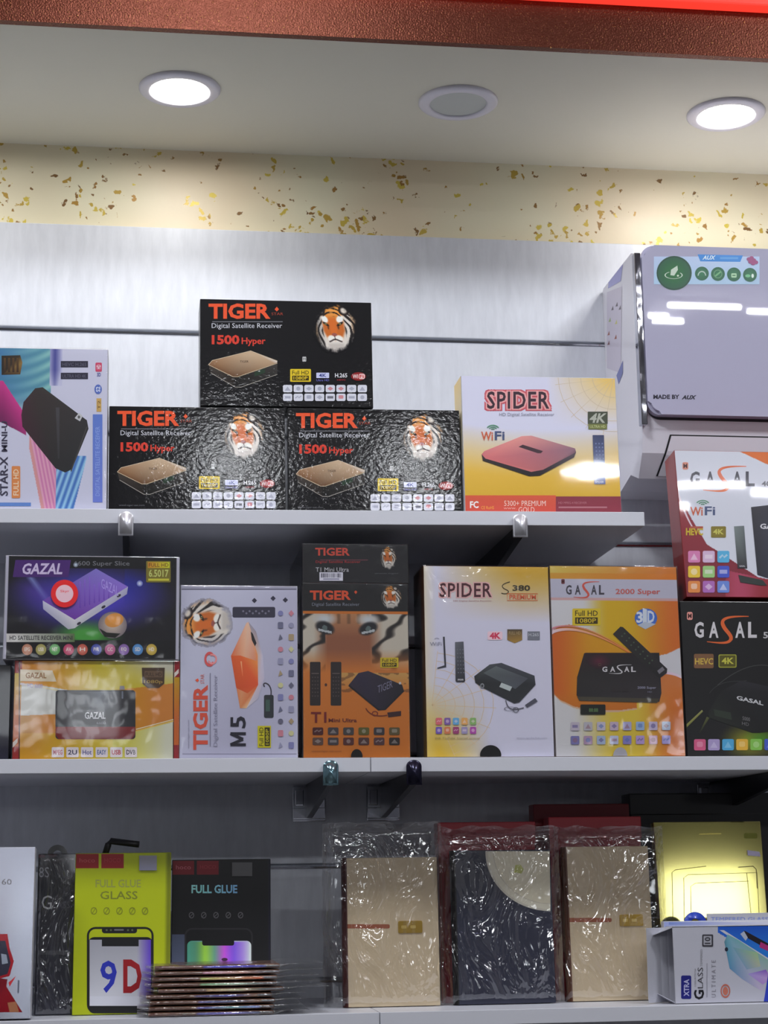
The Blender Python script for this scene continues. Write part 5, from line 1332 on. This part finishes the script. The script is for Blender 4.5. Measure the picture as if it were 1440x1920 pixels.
# notebooks in film
M['tan_cover'] = simple('tan_cover', (212, 192, 160), .42, coat=.1, bmp=(300, .08, .0005))
M['navy_cover'] = simple('navy_cover', (44, 46, 66), .4, coat=.15, bmp=(200, .1, .0005))
M['maroon_cloth'] = simple('maroon_spine', (70, 26, 24), .5)
M['brown_spine'] = simple('brown_spine', (96, 56, 36), .5)
M['black_spine'] = simple('black_spine', (16, 15, 17), .4)
M['page_edge'] = simple('page_edges', (206, 198, 180), .7)
M['brass'] = simple('brass_plate', (196, 160, 70), .3, .8)
def notebook(bl, br, tl, Y, label, cover, spine, deco, sleeve, lean=3.0, seed=1):
    r = place('notebook', label, 'notebook', bl, br, tl, Y, .018, f3, None, lean, 0, 'notebooks in clear film')
    w, h, d = r['w'], r['h'], r['d']
    bm = bmesh.new(); bm_box(bm, -w/2, w/2, -d/2, -d/2+.0028, 0, h, .0009); link_bm('front_cover', bm, M[cover], r)
    bm = bmesh.new(); bm_box(bm, -w/2, w/2, d/2-.0028, d/2, 0, h, .0009); link_bm('back_cover', bm, M[cover], r)
    bm = bmesh.new(); bm_box(bm, -w/2+.001, w/2-.003, -d/2+.003, d/2-.003, .002, h-.003); link_bm('pages', bm, M['page_edge'], r)
    bm = bmesh.new()
    bm_prism(bm, [(-w/2-.0008, -d/2-.0003), (-w/2+.001, -d/2-.0003), (-w/2+.001, d/2+.0003), (-w/2-.0008, d/2), (-w/2-.0045, d/2-.004), (-w/2-.0055, 0), (-w/2-.0045, -d/2+.004)], 'z', 0, h); link_bm('spine', bm, M[spine], r)
    cv = Canvas(r, 'cover_print', (Vector((-w/2, -d/2-.0001, 0)), Vector((1, 0, 0)), Vector((0, 0, 1)), w, h), M['print_satin'], 1.4)
    plate = deco(cv, r); cv.done()
    if plate:
        a, b = cv.uv(plate[:2]), cv.uv(plate[2:])
        bm = bmesh.new(); fs = bm_prism(bm, rrect_pts(a[0]-w/2, b[1], b[0]-w/2, a[1], .0018, 3), 'y', -d/2-.0012, -d/2+.0002)
        o = link_bm('name_plate', bm, M['brass'], r); o['label'] = 'small brass coloured plate'
        for k, q in enumerate((.22, .6)):
            bm = bmesh.new(); x = a[0]-w/2+(b[0]-a[0])*q; zz_ = (a[1]+b[1])/2
            bm_prism(bm, rrect_pts(x-.003, zz_-.002, x+.004, zz_+.002, .001, 2), 'y', -d/2-.0017, -d/2-.001); link_bm('engraving', bm, simple('worn_brass', (226, 196, 110), .3, .6) if 'worn_brass' not in bpy.data.materials else bpy.data.materials['worn_brass'], o)
    sl, st, sr, sb = sleeve
    p, q = cv.uv((sl, sb)), cv.uv((sr, st))
    film_bag(r, 'clear_sleeve', p[0]-w/2, q[0]-w/2, .0008, q[1], -d/2-.0035, d/2+.002, seed, 'film', .0035, pinch=.013)
    finish(r); return r
def d_tan(y0, x1_, px):
    def f(cv, r):
        cv.rrect(x1_[0], y0, x1_[1], y0+8, 3.5, (140, 78, 54)); return px
    return f
def d_navy(cv, r):
    for q, c in ((122, (190, 184, 170)), (118, (206, 200, 182)), (108, (190, 182, 164)), (106, (206, 198, 176))):
        pts = [(1032, 1596)]+[(1032+q*math.cos(math.radians(a))*1.0, 1596-q*math.sin(math.radians(a))*.92) for a in range(180, 272, 5)]
        cv.poly([(max(p[0], 830), p[1]) for p in pts], c)
    cv.poly([(966, 1622), (976, 1621), (982, 1630), (978, 1638), (964, 1636)], (170, 172, 96)); cv.text('AD', 890, 1748, 908, 1752, (90, 90, 120)); return None
notebook((652, 1884), (826, 1882), (642, 1610), YF+.085, 'tan notebook with brown strip and brass plate, left of the navy notebook', 'tan_cover', 'maroon_cloth', d_tan(1733, (640, 731), (746, 1727, 792, 1749)), (608, 1540, 828, 1890), 2.5, 2)
notebook((860, 1884), (1043, 1881), (843, 1596), YF+.085, 'dark navy notebook with a pale quarter circle on its cover', 'navy_cover', 'black_spine', d_navy, (833, 1548, 1048, 1888), 2.5, 5)
notebook((1073, 1877), (1230, 1875), (1060, 1589), YF+.10, 'tan notebook with brown strip and brass plate, right of the navy notebook', 'tan_cover', 'brown_spine', d_tan(1721, (1062, 1147), (1161, 1715, 1206, 1736)), (1053, 1548, 1244, 1882), 2.5, 9)

# red and black cartons behind the notebooks
def plain(bl, br, tl, Y, dep, body, label, zs=f3, lean=0, name='storage_carton', lid=True):
    r = place(name, label, 'box', bl, br, tl, Y, dep, zs, None, lean); w, h, d = r['w'], r['h'], r['d']
    bm = bmesh.new(); bm_box(bm, -w/2, w/2, -d/2, d/2, 0, h-.018, .0012); link_bm('box_base', bm, M[body], r)
    bm = bmesh.new(); bm_box(bm, -w/2-.0012, w/2+.0012, -d/2-.0012, d/2+.0012, h-.03, h, .0015); link_bm('box_lid', bm, M[body], r)
    finish(r); return r
M['red_box'] = simple('red_box', (150, 18, 34), .4, coat=.3)
M['dark_red_box'] = simple('dark_red_box', (120, 12, 26), .45, coat=.2)
plain((828, 1880), (1012, 1880), (828, 1542), YF+.125, .03, 'red_box', 'red carton standing behind the navy notebook')
plain((1040, 1874), (1214, 1874), (1040, 1532), YF+.135, .03, 'red_box', 'bright red carton standing behind the right tan notebook')
plain((1012, 1870), (1192, 1870), (1012, 1508), YF+.18, .03, 'dark_red_box', 'taller dark red carton behind the other red ones')
plain((1196, 1870), (1470, 1870), (1196, 1488), YF+.20, .04, 'dark_card', 'black carton behind the gold pack, its top edge in shadow')

# gold pack
r = place('glass_pack', 'shiny gold glass pack with embossed frame lines, right end of the bottom shelf', 'box', (1246, 1882), (1452, 1880), (1222, 1543), YF+.115, .014, f3, None, 4.0); w, h, d = r['w'], r['h'], r['d']
M['gold_foil'] = simple('gold_foil', (226, 216, 130), .08, .85, bmp=(7, .03, .002))
bm = bmesh.new(); bm_box(bm, -w/2, w/2, -d/2, d/2, 0, h, .0012); link_bm('carton', bm, M['gold_foil'], r)
cv = front(r, 'print_foil', 1.2)
g1, g2 = (150, 138, 70), (166, 154, 84)
cv.stroke([(1262, 1745), (1260, 1636), (1266, 1631), (1324, 1624)], 1.4, g1); cv.stroke([(1283, 1730), (1282, 1646), (1290, 1640), (1420, 1636), (1424, 1730)], 1.3, g2); cv.stroke([(1296, 1730), (1295, 1662), (1304, 1656), (1404, 1652)], 1.2, g2); cv.stroke([(1384, 1626), (1412, 1624), (1418, 1630), (1420, 1666)], 1.6, (120, 110, 60)); cv.stroke([(1311, 1564), (1352, 1563)], 2, (176, 160, 80)); cv.stroke([(1400, 1636), (1410, 1730)], 1.2, g2)
cv.rrect(1395, 1562, 1420, 1572, 3, (96, 96, 40)); cv.done()
st = Canvas(r, 'price_sticker', (Vector((-w/2, -d/2-.0012, 0)), Vector((1, 0, 0)), Vector((0, 0, 1)), w, h), M['print_satin'], 1.4)
st.poly([(1401, 1594), (1424, 1597), (1426, 1606), (1402, 1604)], (186, 178, 206)); st.done(); finish(r)
# blue pack behind the white box
r = place('glass_pack', 'pale glass pack with a round blue hang tab, behind the open white box', 'box', (1252, 1882), (1500, 1880), (1252, 1728), YF+.062, .012, f3, 'white_card', 2.0); w, h, d = r['w'], r['h'], r['d']
cv = front(r, 'print', 1.4); cv.field(lambda u, v: mix((150, 160, 206), (206, 206, 216), u*2), 6, 3); cv.rect(1254, 1729, 1440, 1734, (120, 136, 196), c2=(206, 206, 226), vert=False); cv.done()
bm = bmesh.new(); tab_ring(bm, .0155, .0065, -.0015, .0005); M['blue_tab'] = simple('blue_tab', (40, 70, 190), .35, coat=.3)
o = link_bm('hang_tab', bm, M['blue_tab'], r, True); o.location = (at(1306, 1730, YF+.062).x-r.location.x, -.003, h-.004)
bm = bmesh.new(); bm_box(bm, at(1330, 1730, YF+.062).x-r.location.x, w/2-.002, -.0008, .0008, h-.002, h+.009, .0003); o = link_bm('card_flap', bm, M['white_card'], r)
a = at(1335, 1719, YF+.062)
cv = Canvas(r, 'flap_lettering', (Vector((-w/2, -.0011, 0)), Vector((1, 0, 0)), Vector((0, 0, 1)), w, h+.009), M['print_satin'], 1.3)
cv.text('TEMPERED GLASS', 1333, 1719.5, 1440, 1727, (110, 130, 196), .0); cv.done(); finish(r)
# white box, opened end
r = place('glass_box', 'white glass box lying on its side with its left end flap open', 'box', (1267, 1883), (1490, 1881), (1264, 1738), YF+.022, .030, f3, None, 0); w, h, d = r['w'], r['h'], r['d']
bm = bmesh.new(); t = .0008
bm_box(bm, -w/2, w/2, -d/2, -d/2+t, 0, h); bm_box(bm, -w/2, w/2, d/2-t, d/2, 0, h); bm_box(bm, -w/2, w/2, -d/2, d/2, 0, t); bm_box(bm, -w/2, w/2, -d/2, d/2, h-t, h); bm_box(bm, w/2-t, w/2, -d/2, d/2, 0, h)
link_bm('carton', bm, M['white_card'], r)
def flap(name, pts, th=.0007):
    bm = bmesh.new(); A = [bm.verts.new(p) for p in pts]; f = bm.faces.new(A)
    o = link_bm(name, bm, M['white_card'], r); m_ = o.modifiers.new('card', 'SOLIDIFY'); m_.thickness = th; return o
fl = at(1214, 1810, YF+.03).x-r.location.x
flap('end_flap', [(-w/2, d/2-.001, .001), (-w/2-.010, d/2-.004, .001), (fl, -.004, .0015), (fl+.001, -.004, h*.99), (-w/2-.010, d/2-.004, h*.985), (-w/2, d/2-.001, h-.001)])
flap('dust_flap', [(-w/2, -d/2+.002, h-.0005), (-w/2, d/2-.002, h-.0005), (-w/2-.020, d/2-.006, h-.011), (-w/2-.022, -d/2+.008, h-.009)])
flap('dust_flap', [(-w/2, -d/2+.002, .001), (-w/2, d/2-.002, .001), (-w/2-.018, d/2-.006, .012), (-w/2-.016, -d/2+.006, .010)])
cv = front(r, 'print', 1.0); cv.field(lambda u, v: (200, 200, 212), 2, 2)
def blu(u, v):
    x, y = 1340+150*u, 1730+160*v
    if y < 1745+(x-1346)*.62 and x > 1345: return mix((30, 90, 206), (40, 130, 226), (y-1730)/50)
    return None
cv.field(blu, 100, 100, (1340, 1736, 1490, 1884))
cv.poly([(1349, 1744), (1357, 1744), (1446, 1800), (1446, 1808)], (214, 214, 224)); cv.poly([(1388, 1751), (1396, 1745), (1446, 1772), (1446, 1784)], (34, 26, 36)); cv.poly([(1426, 1766), (1446, 1776), (1446, 1786), (1424, 1776)], (190, 50, 130)); cv.poly([(1388, 1751), (1395, 1746), (1402, 1758), (1398, 1764)], (190, 200, 220))
cv.poly([(1358, 1766), (1364, 1752), (1384, 1762), (1444, 1802), (1432, 1850), (1428, 1858), (1392, 1836), (1368, 1816)], None, [(90, 140, 160), (120, 180, 196), (130, 190, 190), (150, 190, 176), (206, 190, 226), (206, 190, 220), (150, 170, 210), (90, 150, 190)])
cv.poly([(1374, 1776), (1420, 1786), (1426, 1812), (1400, 1818)], None, [(120, 170, 190), (170, 206, 150), (190, 196, 170), (140, 170, 200)]); cv.poly([(1402, 1826), (1436, 1818), (1446, 1836), (1430, 1846)], None, [(176, 160, 226), (140, 90, 206), (206, 170, 226), (190, 150, 220)]); cv.ell(1362, 1780, 3.2, 4, (30, 40, 60), 12)
cv.poly([(1434, 1866), (1440, 1826), (1490, 1826), (1490, 1882), (1432, 1880)], (50, 70, 196))
cv.rrect(1277, 1829, 1296, 1873, 3, (34, 36, 130)); cv.text('XTRA', 1282, 1836, 1292, 1868, (190, 190, 226), .03, rot=90)
cv.text('G', 1301, 1856, 1320, 1874, (30, 30, 36), .03, rot=90); cv.text('LASS', 1308, 1814, 1318, 1853, (70, 68, 74), .0, rot=90); cv.text('SCREEN PROTECTOR', 1302, 1816, 1305, 1850, (140, 138, 146), rot=90)
cv.text('TEMPERED', 1313, 1780, 1317, 1812, (150, 148, 156), rot=90); cv.text('U L T I M A T E', 1334, 1800, 1342, 1870, (150, 148, 160), rot=90); cv.rect(1325, 1806, 1326, 1870, (150, 148, 160))
cv.rrect(1316.5, 1752, 1337, 1775, 2, (66, 64, 72)); cv.rrect(1319, 1755, 1334, 1772, 1, (176, 176, 186)); cv.text('10', 1321, 1757, 1332, 1770, (60, 58, 66), .03, rot=90)
cv.ring(1360, 1858, 9, 13, 2, (206, 110, 90)); cv.ell(1360, 1858, 5, 8, (206, 120, 100), 14); cv.done(); finish(r)
